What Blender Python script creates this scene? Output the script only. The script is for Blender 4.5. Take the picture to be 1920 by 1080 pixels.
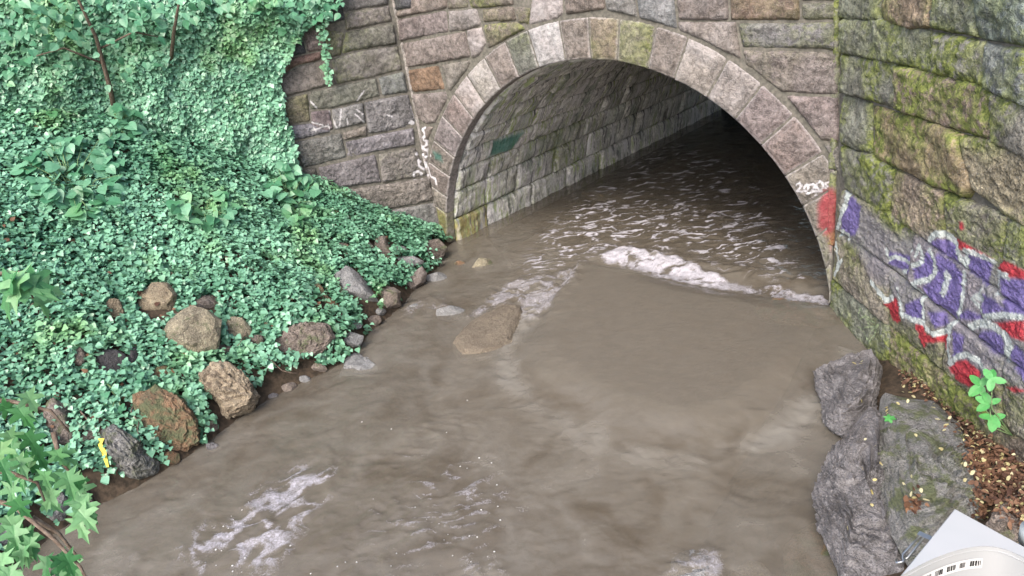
import bpy, math, random
import numpy as np
from mathutils import Vector, Matrix
from mathutils.geometry import delaunay_2d_cdt

for o in list(bpy.data.objects):
    bpy.data.objects.remove(o)
SC = bpy.context.scene
COL = SC.collection
RAD = math.radians
V3 = lambda *a: np.array(a, float)

# ------------------------------------------------------------------ camera
CAM = V3(4.031, -5.529, 2.857)
YAW, PITCH, ROLL, FPX = -0.767, 0.403, -0.159, 1353.5
_f = V3(math.sin(YAW) * math.cos(PITCH), math.cos(YAW) * math.cos(PITCH), -math.sin(PITCH))
_r0 = V3(math.cos(YAW), -math.sin(YAW), 0)
_u0 = np.cross(_r0, _f)
_r = _r0 * math.cos(ROLL) + _u0 * math.sin(ROLL)
_u = -_r0 * math.sin(ROLL) + _u0 * math.cos(ROLL)
cam_data = bpy.data.cameras.new('camera')
cam_data.sensor_fit = 'HORIZONTAL'
cam_data.sensor_width = 36.0
cam_data.lens = 36.0 * FPX / 1920.0
cam_data.clip_start = 0.05
cam_data.clip_end = 500
cam = bpy.data.objects.new('camera', cam_data)
COL.objects.link(cam)
cam.matrix_world = Matrix(((_r[0], _u[0], -_f[0], CAM[0]), (_r[1], _u[1], -_f[1], CAM[1]),
                           (_r[2], _u[2], -_f[2], CAM[2]), (0, 0, 0, 1)))
SC.camera = cam

# ------------------------------------------------------------------ sky, sun, exposure
SUN_EL, SUN_AZ = RAD(46), RAD(160)          # azimuth clockwise from +Y
world = bpy.data.worlds.new('World')
SC.world = world
world.use_nodes = True
wn = world.node_tree.nodes
wl = world.node_tree.links
wn.clear()
sky = wn.new('ShaderNodeTexSky')
sky.sky_type = 'NISHITA'
sky.sun_disc = False
sky.sun_elevation = SUN_EL
sky.sun_rotation = SUN_AZ
sky.air_density = 1.0
sky.dust_density = 4.0
sky.ozone_density = 1.0
bg = wn.new('ShaderNodeBackground')
bg.inputs['Strength'].default_value = 0.15
wo = wn.new('ShaderNodeOutputWorld')
wl.new(sky.outputs[0], bg.inputs[0])
wl.new(bg.outputs[0], wo.inputs[0])
sun_data = bpy.data.lights.new('sun', 'SUN')
sun_data.energy = 0.95
sun_data.angle = RAD(24)
sun_data.color = (1.0, 0.965, 0.91)
sun = bpy.data.objects.new('sun', sun_data)
COL.objects.link(sun)
sd = Vector((math.sin(SUN_AZ) * math.cos(SUN_EL), math.cos(SUN_AZ) * math.cos(SUN_EL), math.sin(SUN_EL)))
sun.rotation_euler = sd.to_track_quat('Z', 'Y').to_euler()
sun.location = (0, -6, 14)
SC.view_settings.view_transform = 'Standard'
SC.view_settings.look = 'None'
SC.view_settings.gamma = 1.0
SC.view_settings.use_curve_mapping = False
SC.view_settings.exposure = 1.55
SC.cycles.use_adaptive_sampling = True
SC.cycles.adaptive_threshold = 0.02
SC.cycles.max_bounces = 7
SC.cycles.diffuse_bounces = 5
SC.cycles.glossy_bounces = 2
SC.cycles.transmission_bounces = 2
SC.cycles.transparent_max_bounces = 4

# ------------------------------------------------------------------ measuring helpers
def ray(x, y):
    d = _f + _r * (x - 960) / FPX - _u * (y - 540) / FPX
    return d / np.linalg.norm(d)
def on_plane(x, y, P, n):
    d = ray(x, y)
    return CAM + d * (((P - CAM) @ n) / (d @ n))
def ground(x, y, z=0.0):
    return on_plane(x, y, V3(0, 0, z), V3(0, 0, 1))
def proj(P):
    d = np.asarray(P, float) - CAM
    z = d @ _f
    return np.stack([960 + FPX * (d @ _r) / z, 540 - FPX * (d @ _u) / z], -1)

class Frame:
    """a wall plane: O + u*du + v*up + h*n"""
    def __init__(s, O, du, n):
        s.O, s.du, s.n, s.dv = O, du, n, V3(0, 0, 1)
    def uv(s, x, y):
        p = on_plane(x, y, s.O, s.n)
        return ((p - s.O) @ s.du, p[2] - s.O[2])
    def uvs(s, pts):
        return np.array([s.uv(*p) for p in pts])
    def P(s, u, v, h):
        u, v, h = np.broadcast_arrays(np.asarray(u, float), v, h)
        return s.O + u[..., None] * s.du + v[..., None] * s.dv + h[..., None] * s.n
RI, ZS = 2.25, -0.172                         # intrados radius, height of its centre
AL, AR = 1.079, 0.858
HEAD = Frame(V3(0, 0, 0), V3(1, 0, 0), V3(0, -1, 0))
_dl = V3(-math.cos(AL), -math.sin(AL), 0)
LEFT = Frame(V3(-2.368, 0, 0), _dl, V3(-_dl[1], _dl[0], 0))
_dr = V3(math.cos(AR), -math.sin(AR), 0)
RIGHT = Frame(V3(2.25, 0, 0), _dr, V3(_dr[1], -_dr[0], 0))
for F_ in (LEFT, RIGHT):
    if F_.n @ (CAM - F_.O) < 0:
        F_.n = -F_.n

# ------------------------------------------------------------------ noise (numpy Perlin)
_prng = np.random.RandomState(7)
_perm = _prng.permutation(256)
_perm = np.concatenate([_perm, _perm, _perm])
_g = _prng.normal(size=(256, 3))
_g /= np.linalg.norm(_g, axis=1)[:, None]
def perlin(x, y, z=0.0):
    x, y, z = np.broadcast_arrays(np.asarray(x, float), np.asarray(y, float), np.asarray(z, float))
    xi, yi, zi = np.floor(x).astype(int), np.floor(y).astype(int), np.floor(z).astype(int)
    xf, yf, zf = x - xi, y - yi, z - zi
    fade = lambda t: t * t * t * (t * (t * 6 - 15) + 10)
    u, v, w = fade(xf), fade(yf), fade(zf)
    def gr(i, j, k):
        h = _perm[_perm[_perm[(xi + i) & 255] + ((yi + j) & 255)] + ((zi + k) & 255)]
        g = _g[h]
        return g[..., 0] * (xf - i) + g[..., 1] * (yf - j) + g[..., 2] * (zf - k)
    L = lambda a, b, t: a + (b - a) * t
    return 1.5 * L(L(L(gr(0, 0, 0), gr(1, 0, 0), u), L(gr(0, 1, 0), gr(1, 1, 0), u), v),
                   L(L(gr(0, 0, 1), gr(1, 0, 1), u), L(gr(0, 1, 1), gr(1, 1, 1), u), v), w)
def fbm(x, y, z=0.0, o=4, lac=2.0, gain=0.5):
    s, a = 0.0, 1.0
    for i in range(o):
        s = s + a * perlin(x * lac ** i + 17.3 * i, y * lac ** i - 9.1 * i, np.asarray(z) * lac ** i + 3.7 * i)
        a *= gain
    return s
def ridged(x, y, z=0.0, o=4):
    s, a = 0.0, 1.0
    for i in range(o):
        s = s + a * (1 - 2 * np.abs(perlin(x * 2 ** i + 5.3 * i, y * 2 ** i + 1.1 * i, np.asarray(z) * 2 ** i)))
        a *= 0.5
    return s
def sstep(a, b, x):
    t = np.clip((x - a) / (b - a), 0, 1)
    return t * t * (3 - 2 * t)

# ------------------------------------------------------------------ polygon helpers
def seg_dist(P, A, B):
    d = B - A
    t = np.clip(((P - A) @ d) / (d @ d + 1e-12), 0, 1)
    return np.linalg.norm(P - (A + t[:, None] * d), axis=1)
def poly_dist(P, poly, closed=True):
    n = len(poly)
    D = np.full(len(P), 1e9)
    for i in range(n if closed else n - 1):
        D = np.minimum(D, seg_dist(P, poly[i], poly[(i + 1) % n]))
    return D
def inside(P, poly):
    c = np.zeros(len(P), bool)
    n = len(poly)
    for i in range(n):
        a, b = poly[i], poly[(i + 1) % n]
        if a[1] == b[1]:
            continue
        k = ((a[1] > P[:, 1]) != (b[1] > P[:, 1])) & \
            (P[:, 0] < (b[0] - a[0]) * (P[:, 1] - a[1]) / (b[1] - a[1]) + a[0])
        c ^= k
    return c
def sdist(P, poly):
    d = poly_dist(P, poly)
    return np.where(inside(P, poly), d, -d)
def area2(p):
    return float(np.sum(p[:, 0] * np.roll(p[:, 1], -1) - np.roll(p[:, 0], -1) * p[:, 1]))
def inset(poly, w):
    p = np.asarray(poly, float)
    if area2(p) < 0:
        p = p[::-1]
    n = len(p)
    out = []
    for i in range(n):
        a, b, c = p[i - 1], p[i], p[(i + 1) % n]
        e1 = (b - a) / (np.linalg.norm(b - a) + 1e-9)
        e2 = (c - b) / (np.linalg.norm(c - b) + 1e-9)
        n1, n2 = V3(-e1[1], e1[0]), V3(-e2[1], e2[0])
        m = n1 + n2
        k = m @ m
        m = m / (np.linalg.norm(m) + 1e-9) * min(w / max(math.sqrt(k) / 2, 0.35), 2.2 * w)
        out.append(b + m)
    return np.array(out)

# ------------------------------------------------------------------ object helpers
def link(o, parent=None):
    COL.objects.link(o)
    if parent is not None:
        o.parent = parent
    return o
def mesh_obj(name, verts, faces, mat=None, parent=None, smooth=False, at=None):
    """verts in world space; the object's origin goes to `at` (a thing's or part's base)"""
    v = np.asarray(verts, float)
    if at is None:
        at = V3(*v.mean(0)) if parent is None else None
        if at is not None:
            at[2] = v[:, 2].min()
    base = V3(0, 0, 0) if at is None else np.asarray(at, float)
    if parent is not None:
        pw = V3(*parent.location)
        q = parent.parent
        while q is not None:
            pw = pw + V3(*q.location)
            q = q.parent
        base = pw if at is None else np.asarray(at, float)
    me = bpy.data.meshes.new(name)
    me.from_pydata((v - base).tolist(), [], [tuple(int(i) for i in f) for f in faces])
    me.update()
    if mat:
        me.materials.append(mat)
    if smooth:
        me.polygons.foreach_set('use_smooth', np.ones(len(me.polygons), bool))
    o = bpy.data.objects.new(name, me)
    o.location = base - pw if parent is not None else base
    return link(o, parent)
def tag(o, label=None, cat=None, group=None, kind=None):
    if label: o['label'] = label
    if cat: o['category'] = cat
    if group: o['group'] = group
    if kind: o['kind'] = kind
    return o
def empty(name, loc, label, cat, group=None):
    o = bpy.data.objects.new(name, None)
    o.empty_display_size = 0.1
    o.location = loc
    link(o)
    return tag(o, label, cat, group)
def col_attr(me, name, arr):
    a = me.attributes.new(name, 'FLOAT_COLOR', 'POINT')
    a.data.foreach_set('color', np.asarray(arr, np.float32).ravel())
def flt_attr(me, name, arr):
    a = me.attributes.new(name, 'FLOAT', 'POINT')
    a.data.foreach_set('value', np.asarray(arr, np.float32))
def tube(pts, rad, n=8, cap=True):
    """verts, faces of a tube through pts (world) with radius per point"""
    pts = np.asarray(pts, float)
    rad = np.broadcast_to(np.asarray(rad, float), (len(pts),))
    V, Fc = [], []
    t0 = pts[1] - pts[0]
    a = np.cross(t0, V3(0.3, 0.2, 1))
    if np.linalg.norm(a) < 1e-6:
        a = np.cross(t0, V3(1, 0, 0))
    a /= np.linalg.norm(a)
    for i, p in enumerate(pts):
        t = pts[min(i + 1, len(pts) - 1)] - pts[max(i - 1, 0)]
        t /= np.linalg.norm(t) + 1e-9
        a = a - t * (a @ t)
        a /= np.linalg.norm(a) + 1e-9
        b = np.cross(t, a)
        for k in range(n):
            w = 2 * math.pi * k / n
            V.append(p + rad[i] * (a * math.cos(w) + b * math.sin(w)))
    for i in range(len(pts) - 1):
        for k in range(n):
            Fc.append((i * n + k, i * n + (k + 1) % n, (i + 1) * n + (k + 1) % n, (i + 1) * n + k))
    if cap:
        Fc.append(tuple(range(n - 1, -1, -1)))
        Fc.append(tuple((len(pts) - 1) * n + k for k in range(n)))
    return V, Fc
def joinparts(parts):
    V, Fc = [], []
    for v, f in parts:
        k = len(V)
        V += [np.asarray(p, float) for p in v]
        Fc += [tuple(i + k for i in q) for q in f]
    return V, Fc
def boxmesh(c, ex, ey, ez):
    c = np.asarray(c, float)
    V = [c + sx * ex + sy * ey + sz * ez for sx in (-1, 1) for sy in (-1, 1) for sz in (-1, 1)]
    Fc = [(0, 1, 3, 2), (4, 6, 7, 5), (0, 4, 5, 1), (2, 3, 7, 6), (0, 2, 6, 4), (1, 5, 7, 3)]
    return V, Fc

# ------------------------------------------------------------------ materials
ALB = .72                                     # darkens every base colour but the vault stone's, so the vault looks better lit
class NT:
    def __init__(s, name):
        s.m = bpy.data.materials.new(name)
        s.m.use_nodes = True
        s.n, s.l = s.m.node_tree.nodes, s.m.node_tree.links
        s.b = s.n['Principled BSDF']
        s.out = s.n['Material Output']
    def new(s, t, **k):
        o = s.n.new(t)
        for a, v in k.items():
            setattr(o, a, v)
        return o
    def set(s, sock, v):
        if hasattr(v, 'is_output') or isinstance(v, bpy.types.NodeSocket):
            s.l.new(v, sock)
        else:
            sock.default_value = v
    def pos(s):
        return s.new('ShaderNodeNewGeometry').outputs['Position']
    def mapv(s, v, scale=(1, 1, 1), rot=(0, 0, 0)):
        m = s.new('ShaderNodeMapping')
        s.l.new(v, m.inputs[0])
        m.inputs['Scale'].default_value = scale
        m.inputs['Rotation'].default_value = rot
        return m.outputs[0]
    def noise(s, v, scale, detail=4, rough=0.55, dist=0.0):
        t = s.new('ShaderNodeTexNoise')
        s.l.new(v, t.inputs['Vector'])
        t.inputs['Scale'].default_value = scale
        t.inputs['Detail'].default_value = detail
        t.inputs['Roughness'].default_value = rough
        t.inputs['Distortion'].default_value = dist
        return t.outputs['Fac']
    def voro(s, v, scale, feature='F1'):
        t = s.new('ShaderNodeTexVoronoi', feature=feature)
        s.l.new(v, t.inputs['Vector'])
        t.inputs['Scale'].default_value = scale
        return t.outputs['Distance']
    def ramp(s, f, a, b, lo=0.0, hi=1.0):
        m = s.new('ShaderNodeMapRange', interpolation_type='SMOOTHSTEP')
        s.set(m.inputs['Value'], f)
        m.inputs['From Min'].default_value = a
        m.inputs['From Max'].default_value = b
        m.inputs['To Min'].default_value = lo
        m.inputs['To Max'].default_value = hi
        return m.outputs[0]
    def math(s, op, a, b=0.0):
        m = s.new('ShaderNodeMath', operation=op)
        s.set(m.inputs[0], a)
        s.set(m.inputs[1], b)
        return m.outputs[0]
    def mix(s, fac, a, b, mode='MIX'):
        m = s.new('ShaderNodeMix', data_type='RGBA', blend_type=mode)
        s.set(m.inputs[0], fac)
        s.set(m.inputs[6], a)
        s.set(m.inputs[7], b)
        return m.outputs[2]
    def attr(s, name, out='Fac'):
        a = s.new('ShaderNodeAttribute', attribute_name=name)
        return a.outputs[out]
    def bump(s, h, strength=0.4, dist=0.01):
        b = s.new('ShaderNodeBump')
        b.inputs['Strength'].default_value = strength
        b.inputs['Distance'].default_value = dist
        s.l.new(h, b.inputs['Height'])
        s.l.new(b.outputs[0], s.b.inputs['Normal'])
    def done(s, col, rough=0.85, spec=0.3):
        if s.m.name != 'seeping_stone':
            col = s.mix(1.0, col, C4(ALB, ALB, ALB), 'MULTIPLY')
        s.set(s.b.inputs['Base Color'], col)
        s.set(s.b.inputs['Roughness'], rough)
        s.b.inputs['Specular IOR Level'].default_value = spec
        return s.m
C4 = lambda r, g, b: (r, g, b, 1.0)

def stone_material(name, streaks=False):
    t = NT(name)
    p = t.pos()
    oc = t.new('ShaderNodeObjectInfo')
    n1 = t.noise(p, 5.0, 3, 0.6)
    n2 = t.noise(p, 24.0, 4, 0.7, 0.5)
    n3 = t.noise(p, 95.0, 2, 0.7)
    c = t.mix(1.0, oc.outputs['Color'], t.mix(t.ramp(n1, .3, .7), *((C4(.78, .77, .77), C4(1.12, 1.11, 1.10)) if streaks else (C4(.60, .575, .555), C4(1.12, 1.085, 1.05)))), 'MULTIPLY')
    c = t.mix(1.0, c, t.mix(t.ramp(n2, .32, .68), *((C4(.75, .75, .76), C4(1.25, 1.25, 1.27)) if streaks else (C4(.58, .58, .58), C4(1.40, 1.40, 1.40)))), 'MULTIPLY')
    c = t.mix(t.ramp(n3, .54, .68, 0, .28), c, C4(.48, .46, .44))
    c = t.mix(t.ramp(n3, .45, .34, 0, .55), c, C4(.045, .04, .036))
    if streaks:
        uv = t.new('ShaderNodeUVMap', uv_map='UVMap').outputs[0]
        s1 = t.noise(t.mapv(uv, (9.0, 1.1, 1)), 1.0, 4, 0.6, 0.6)
        s2 = t.noise(t.mapv(uv, (17.0, 2.6, 1)), 1.0, 4, 0.6, 0.8)
        s3 = t.noise(t.mapv(uv, (6.0, 1.6, 1)), 1.0, 3, 0.5, 0.3)
        big = t.noise(uv, 0.9, 2, 0.5)
        c = t.mix(t.ramp(s3, .50, .66, 0, .65), c, C4(.20, .27, .21))
        c = t.mix(t.ramp(s2, .47, .38, 0, .8), c, C4(.11, .115, .135))
        wf = t.math('MULTIPLY', t.ramp(s1, .51, .60, 0, .95), t.ramp(big, .35, .6, .35, 1))
        c = t.mix(wf, c, C4(.80, .79, .83))
        c = t.mix(t.math('MULTIPLY', t.ramp(s2, .53, .62, 0, .9), t.ramp(big, .62, .42, 0, 1)), c, C4(.36, .44, .20))
    # lime, pale mortar smears and the reveal's painted brightening, then moss, then paint, each where its own attribute puts it
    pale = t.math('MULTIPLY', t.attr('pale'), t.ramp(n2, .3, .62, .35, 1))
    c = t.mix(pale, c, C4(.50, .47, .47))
    mn = t.noise(p, 16.0, 3, 0.7)
    moss = t.math('MULTIPLY', t.attr('moss'), t.ramp(mn, .34, .56))
    mc = t.mix(t.ramp(n2, .35, .65), C4(.10, .13, .035), C4(.30, .34, .09))
    c = t.mix(moss, c, mc)
    pa = t.new('ShaderNodeAttribute', attribute_name='paint')
    wear = t.math('MULTIPLY', pa.outputs['Alpha'], t.ramp(t.noise(p, 70.0, 3, 0.7),   .28, .42, .6, 1))
    pc = t.mix(1.0, pa.outputs['Color'], t.mix(n2, C4(.72, .72, .72), C4(1.2, 1.2, 1.2)), 'MULTIPLY')
    c = t.mix(wear, c, pc)
    h = t.math('ADD', t.math('MULTIPLY', n2, 1.0), t.math('MULTIPLY', n3, .6))
    t.bump(h, 1.0, 0.016)
    return t.done(c, 0.82, 0.3)
M_STONE = stone_material('rough_stone')
M_TUNNEL = stone_material('seeping_stone', True)

def simple(name, c1, c2, scale=20, rough=0.8, spec=0.3, bump=0.4, detail=4, dist=0.01):
    t = NT(name)
    n = t.noise(t.pos(), scale, detail, 0.6)
    if bump:
        t.bump(n, bump, dist)
    return t.done(t.mix(t.ramp(n, .3, .7), C4(*c1), C4(*c2)), rough, spec)
M_MORTAR = simple('mortar', (.11, .105, .09), (.22, .205, .175), 30)
M_SOIL = simple('soil', (.035, .028, .02), (.09, .065, .045), 25, .9, .2, .8)
M_BED = simple('river_silt', (.10, .075, .05), (.20, .15, .10), 8, .9, .2)
M_EARTH = simple('earth', (.06, .06, .035), (.12, .11, .07), 3, .95, .1)

def rock_material(name, c1, c2, c3, band=False, moss=0.0):
    t = NT(name)
    p = t.pos()
    n1 = t.noise(p, 7, 3, .6)
    n2 = t.noise(p, 30, 4, .72, .6)
    n3 = t.noise(p, 110, 2, .7)
    if band:
        n1 = t.noise(t.mapv(p, (6, 6, 34), (.5, .35, 0)), 1.0, 4, .6, .4)
    c = t.mix(t.ramp(n1, .34, .66), C4(*c1), C4(*c2))
    c = t.mix(t.ramp(n2, .52, .68, 0, .75), c, C4(*c3))
    c = t.mix(t.ramp(n2, .42, .30, 0, .8), c, C4(*(x * .30 for x in c1)))
    c = t.mix(t.ramp(n3, .55, .68, 0, .40), c, C4(*(min(1, x * 1.9 + .05) for x in c2)))
    c = t.mix(t.ramp(n3, .46, .34, 0, .6), c, C4(*(x * .3 for x in c1)))
    if moss:
        up = t.new('ShaderNodeSeparateXYZ')
        t.l.new(t.new('ShaderNodeNewGeometry').outputs['Normal'], up.inputs[0])
        mm = t.math('MULTIPLY', t.ramp(t.noise(p, 9, 4, .65), .60 - .25 * moss, .72 - .2 * moss), t.ramp(up.outputs[2], -.2, .5, .25, .95))
        c = t.mix(mm, c, t.mix(n2, C4(.07, .085, .045), C4(.18, .20, .10)))
    t.bump(t.math('ADD', n2, t.math('MULTIPLY', n3, .6)), 1.0, .022)
    return t.done(c, .72, .35)
M_ROCK_TAN = rock_material('tan_rock', (.20, .16, .11), (.34, .28, .19), (.44, .40, .28))
M_ROCK_LICHEN = rock_material('lichened_rock', (.20, .175, .13), (.38, .335, .235), (.55, .52, .37), moss=.2)
M_ROCK_GREY = rock_material('grey_rock', (.20, .20, .20), (.32, .32, .32), (.42, .42, .40))
M_ROCK_DARK = rock_material('dark_purple_rock', (.125, .118, .12), (.24, .228, .232), (.38, .365, .37))
M_ROCK_GREEN = rock_material('mossy_slab_rock', (.14, .145, .13), (.25, .245, .24), (.34, .335, .33), moss=.5)
M_ROCK_BROWN = rock_material('brown_rock', (.16, .13, .11), (.27, .225, .195), (.37, .32, .27), moss=.3)
M_ROCK_RUST = rock_material('rusty_rock', (.16, .13, .08), (.27, .17, .10), (.32, .15, .08), moss=.6)
M_ROCK_BAND = rock_material('banded_rock', (.22, .17, .12), (.46, .38, .27), (.50, .44, .33), band=True)
M_ROCK_WOOD = rock_material('layered_rock', (.15, .12, .10), (.28, .24, .22), (.33, .30, .28), band=True)
M_ROCK_WET = rock_material('wet_tan_rock', (.19, .155, .115), (.26, .215, .16), (.31, .265, .20))
M_ROCK_SLATE = rock_material('dark_wet_rock', (.035, .033, .036), (.08, .075, .08), (.12, .11, .12))

def leaf_material(name, c1, c2, rough=.45, spec=.5, trans=.25):
    t = NT(name)
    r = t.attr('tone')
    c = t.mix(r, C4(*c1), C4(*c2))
    n = t.noise(t.pos(), 60, 2, .5)
    c = t.mix(t.ramp(t.noise(t.pos(), 1.7, 2, .6), .5, .72, 0, .55), c, t.mix(1.0, c, C4(1.25, 1.05, .55), 'MULTIPLY'))
    c = t.mix(1.0, c, t.mix(n, C4(.75, .75, .75), C4(1.25, 1.25, 1.25)), 'MULTIPLY')
    t.done(c, rough, spec)
    tr = t.new('ShaderNodeBsdfTranslucent')
    t.set(tr.inputs['Color'], c)
    mx = t.new('ShaderNodeMixShader')
    mx.inputs[0].default_value = trans
    t.l.new(t.b.outputs[0], mx.inputs[1])
    t.l.new(tr.outputs[0], mx.inputs[2])
    t.l.new(mx.outputs[0], t.out.inputs['Surface'])
    return t.m
M_IVY = leaf_material('ivy_leaf', (.050, .20, .105), (.29, .59, .39), .36, .55, .15)
M_BROAD = leaf_material('broad_leaf', (.065, .25, .12), (.20, .46, .28), .42, .5, .25)
M_MAPLE = leaf_material('maple_leaf', (.06, .26, .08), (.26, .52, .24), .45, .45, .35)
M_SEED = leaf_material('seedling_leaf', (.07, .36, .08), (.16, .52, .17), .5, .4, .25)
M_DRY = leaf_material('dry_leaf', (.07, .035, .026), (.27, .155, .10), .8, .2, .1)
M_YELLOW = leaf_material('yellow_leaf', (.50, .44, .20), (.70, .66, .42), .7, .3, .15)
M_TWIG = simple('twig_bark', (.11, .075, .055), (.24, .19, .15), 60, .85, .2, .4)
M_STEM = simple('green_stem', (.14, .26, .10), (.24, .34, .16), 40, .6, .3, 0)

# ------------------------------------------------------------------ paint on the walls (traced strokes, in wall coordinates)
PURPLE, LAV, WHITE, RED, PGREEN, TEAL = (.19, .15, .40), (.30, .29, .36), (.62, .68, .66), (.50, .035, .055), (.40, .50, .28), (.03, .20, .16)
SNOW = (.80, .78, .82)
def fill(fr, pts, c, a, soft=.014): return ('f', fr.uvs(pts), c, a, soft)
def line(fr, pts, c, a, w):
    q = fr.uvs(pts)
    c0 = fr.uv(*pts[0]); c1 = fr.uv(pts[0][0], pts[0][1] + 10)
    return ('l', q, c, a, .5 * w * math.hypot(c1[0] - c0[0], c1[1] - c0[1]) / 10)
def dot(fr, p, c, r): return line(fr, [p, (p[0] + 1, p[1])], c, 1, 2 * r)
R_PAINT = [fill(RIGHT, [(1590,365),(1625,388),(1680,440),(1760,440),(1800,455),(1870,490),(1930,515),(1930,740),(1860,700),(1790,690),(1788,612),(1700,600),(1668,545),(1640,520),(1612,470),(1575,440)], LAV, .55, .06)]
for q in ([(1601,366),(1622,385),(1612,440),(1598,442),(1583,428)], [(1670,470),(1705,480),(1712,512),(1690,505),(1668,495)],
          [(1720,500),(1751,467),(1758,497),(1751,521),(1723,523)],
          [(1763,474),(1788,490),(1809,514),(1807,560),(1793,598),(1774,582),(1744,560),(1737,537),(1758,521)],
          [(1753,453),(1770,446),(1788,450),(1800,464),(1805,495),(1798,490),(1765,471)],
          [(1821,476),(1866,490),(1854,537),(1821,509)], [(1849,551),(1877,560),(1891,579),(1877,589),(1852,589),(1845,575)],
          [(1702,570),(1734,558),(1739,598),(1704,593)], [(1746,584),(1770,584),(1786,605),(1763,614)],
          [(1791,619),(1816,631),(1812,666),(1793,668)], [(1835,631),(1852,619),(1880,621),(1891,640),(1889,668),(1863,659)],
          [(1901,659),(1915,645),(1930,665),(1930,720),(1905,690)], [(1884,521),(1930,521),(1930,590),(1892,590)],
          [(1800,589),(1821,579),(1852,600),(1802,598)]):
    R_PAINT.append(fill(RIGHT, q, PURPLE, .92))
for q in ([(1786,443),(1809,448),(1840,469),(1868,486),(1852,483),(1805,464)], [(1873,502),(1891,486),(1930,507),(1930,524),(1901,518),(1875,511)],
          [(1662,568),(1688,556),(1695,600),(1683,605),(1669,593)],
          [(1727,605),(1741,607),(1748,626),(1760,629),(1779,624),(1783,672),(1776,650),(1768,640),(1755,642),(1745,642),(1739,655)],
          [(1784,684),(1798,677),(1819,673),(1835,684),(1847,701),(1845,715),(1823,724),(1807,717),(1788,698)],
          [(1861,605),(1891,603),(1930,598),(1930,640),(1901,628)], [(1891,726),(1910,724),(1930,733),(1905,736)],
          [(1809,415),(1816,415),(1818,428),(1811,430)]):
    R_PAINT.append(fill(RIGHT, q, RED, .93, .010))
for w, q in ((9, [(1587,351),(1596,362),(1593,384),(1584,409),(1575,427)]), (5, [(1577,440),(1587,432),(1595,440),(1594,448)]),
             (5, [(1570,455),(1577,490),(1568,516),(1582,488)]),
             (5, [(1664,467),(1669,486),(1681,481),(1699,490),(1709,497),(1702,509),(1692,510)]),
             (6, [(1720,497),(1734,493),(1737,476),(1730,460),(1725,479)]), (4, [(1716,468),(1713,488)]),
             (7, [(1751,469),(1760,488),(1758,509),(1749,523),(1727,528),(1720,532),(1734,551),(1737,572),(1741,593)]),
             (7, [(1812,511),(1809,537),(1807,570),(1798,593)]),
             (8, [(1751,448),(1767,436),(1786,441),(1800,457),(1809,488),(1816,493)]),
             (6, [(1816,467),(1840,476),(1868,490)]), (8, [(1819,472),(1816,497)]),
             (6, [(1873,511),(1896,514),(1901,521)]), (7, [(1875,514),(1877,547)]),
             (5, [(1826,560),(1856,598)]), (7, [(1856,593),(1891,589),(1925,594)]),
             (6, [(1699,589),(1718,598),(1741,603),(1746,614),(1760,626),(1779,619),(1793,605)]),
             (7, [(1784,619),(1781,647),(1786,682),(1802,668),(1821,663),(1842,675),(1856,694)]),
             (9, [(1821,614),(1840,605),(1863,607),(1884,619),(1901,638),(1898,654),(1891,671)]), (7, [(1894,670),(1905,647)]),
             (7, [(1641,528),(1657,551),(1664,563),(1678,558)]), (5, [(1690,542),(1695,570),(1699,593)])):
    R_PAINT.append(line(RIGHT, q, WHITE, .95, w * 1.55))
for q in ([(1779,504),(1784,518),(1781,542),(1774,560),(1767,549),(1770,523)], [(1826,554),(1849,539),(1845,570),(1831,561)]):
    R_PAINT.append(fill(RIGHT, q, WHITE, .9, .008))
for q in ([(1617,577),(1613,600),(1629,591),(1643,605),(1640,612),(1622,614),(1615,598)], [(1617,577),(1630,598),(1640,603)],
          [(1613,612),(1634,638)], [(1636,642),(1652,607),(1637,620),(1630,600)]):
    R_PAINT.append(line(RIGHT, q, PGREEN, .85, 2.6))
H_PAINT = [fill(HEAD, [(1545,357),(1562,352),(1574,370),(1572,420),(1562,437),(1545,440),(1536,425),(1535,385)], (.42, .05, .07), .78, .03),
           fill(HEAD, [(1552,440),(1568,438),(1568,480),(1558,470)], RED, .4, .03),
           fill(HEAD, [(812,282),(828,290),(832,304),(818,298)], TEAL, .6, .03)]
for q in ([(1494,346),(1500,342),(1504,346),(1500,353),(1494,359),(1506,358)], [(1509,351),(1513,345),(1517,348),(1516,355),(1511,358),(1509,351)],
          [(1520,346),(1526,344),(1529,349),(1523,356),(1532,356)], [(1532,346),(1538,339),(1544,342),(1544,351),(1538,355),(1533,351),(1532,346)],
          [(1553,341),(1547,344),(1552,349),(1547,353)], [(1514,363),(1525,359),(1540,358)], [(1529,366),(1531,366)]):
    H_PAINT.append(line(HEAD, q, SNOW, 1, 3.6))
TAG = [[(786,226),(797,239),(793,243)], [(790,243),(797,247),(799,255),(792,258)], [(792,260),(801,263),(801,272),(793,275)],
       [(793,278),(803,280),(803,292)], [(776,243),(783,247),(777,252),(785,256)], [(774,258),(786,266),(776,271),(789,272)],
       [(780,275),(789,282),(779,289),(792,288),(800,293)], [(784,300),(785,311),(795,317),(800,309),(793,302),(786,303)],
       [(799,303),(805,322),(808,330)], [(776,332),(775,323),(783,321),(790,325),(790,332),(776,335)], [(790,333),(806,327)],
       [(808,330),(818,335),(819,344)], [(771,200),(780,226)], [(806,290),(807,292)]]
L_PAINT = []
for q in TAG:
    H_PAINT.append(line(HEAD, q, SNOW, 1, 4.6))
    L_PAINT.append(line(LEFT, q, SNOW, 1, 4.6))
L_PAINT.append(dot(LEFT, (771, 231), SNOW, 5.5))
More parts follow.
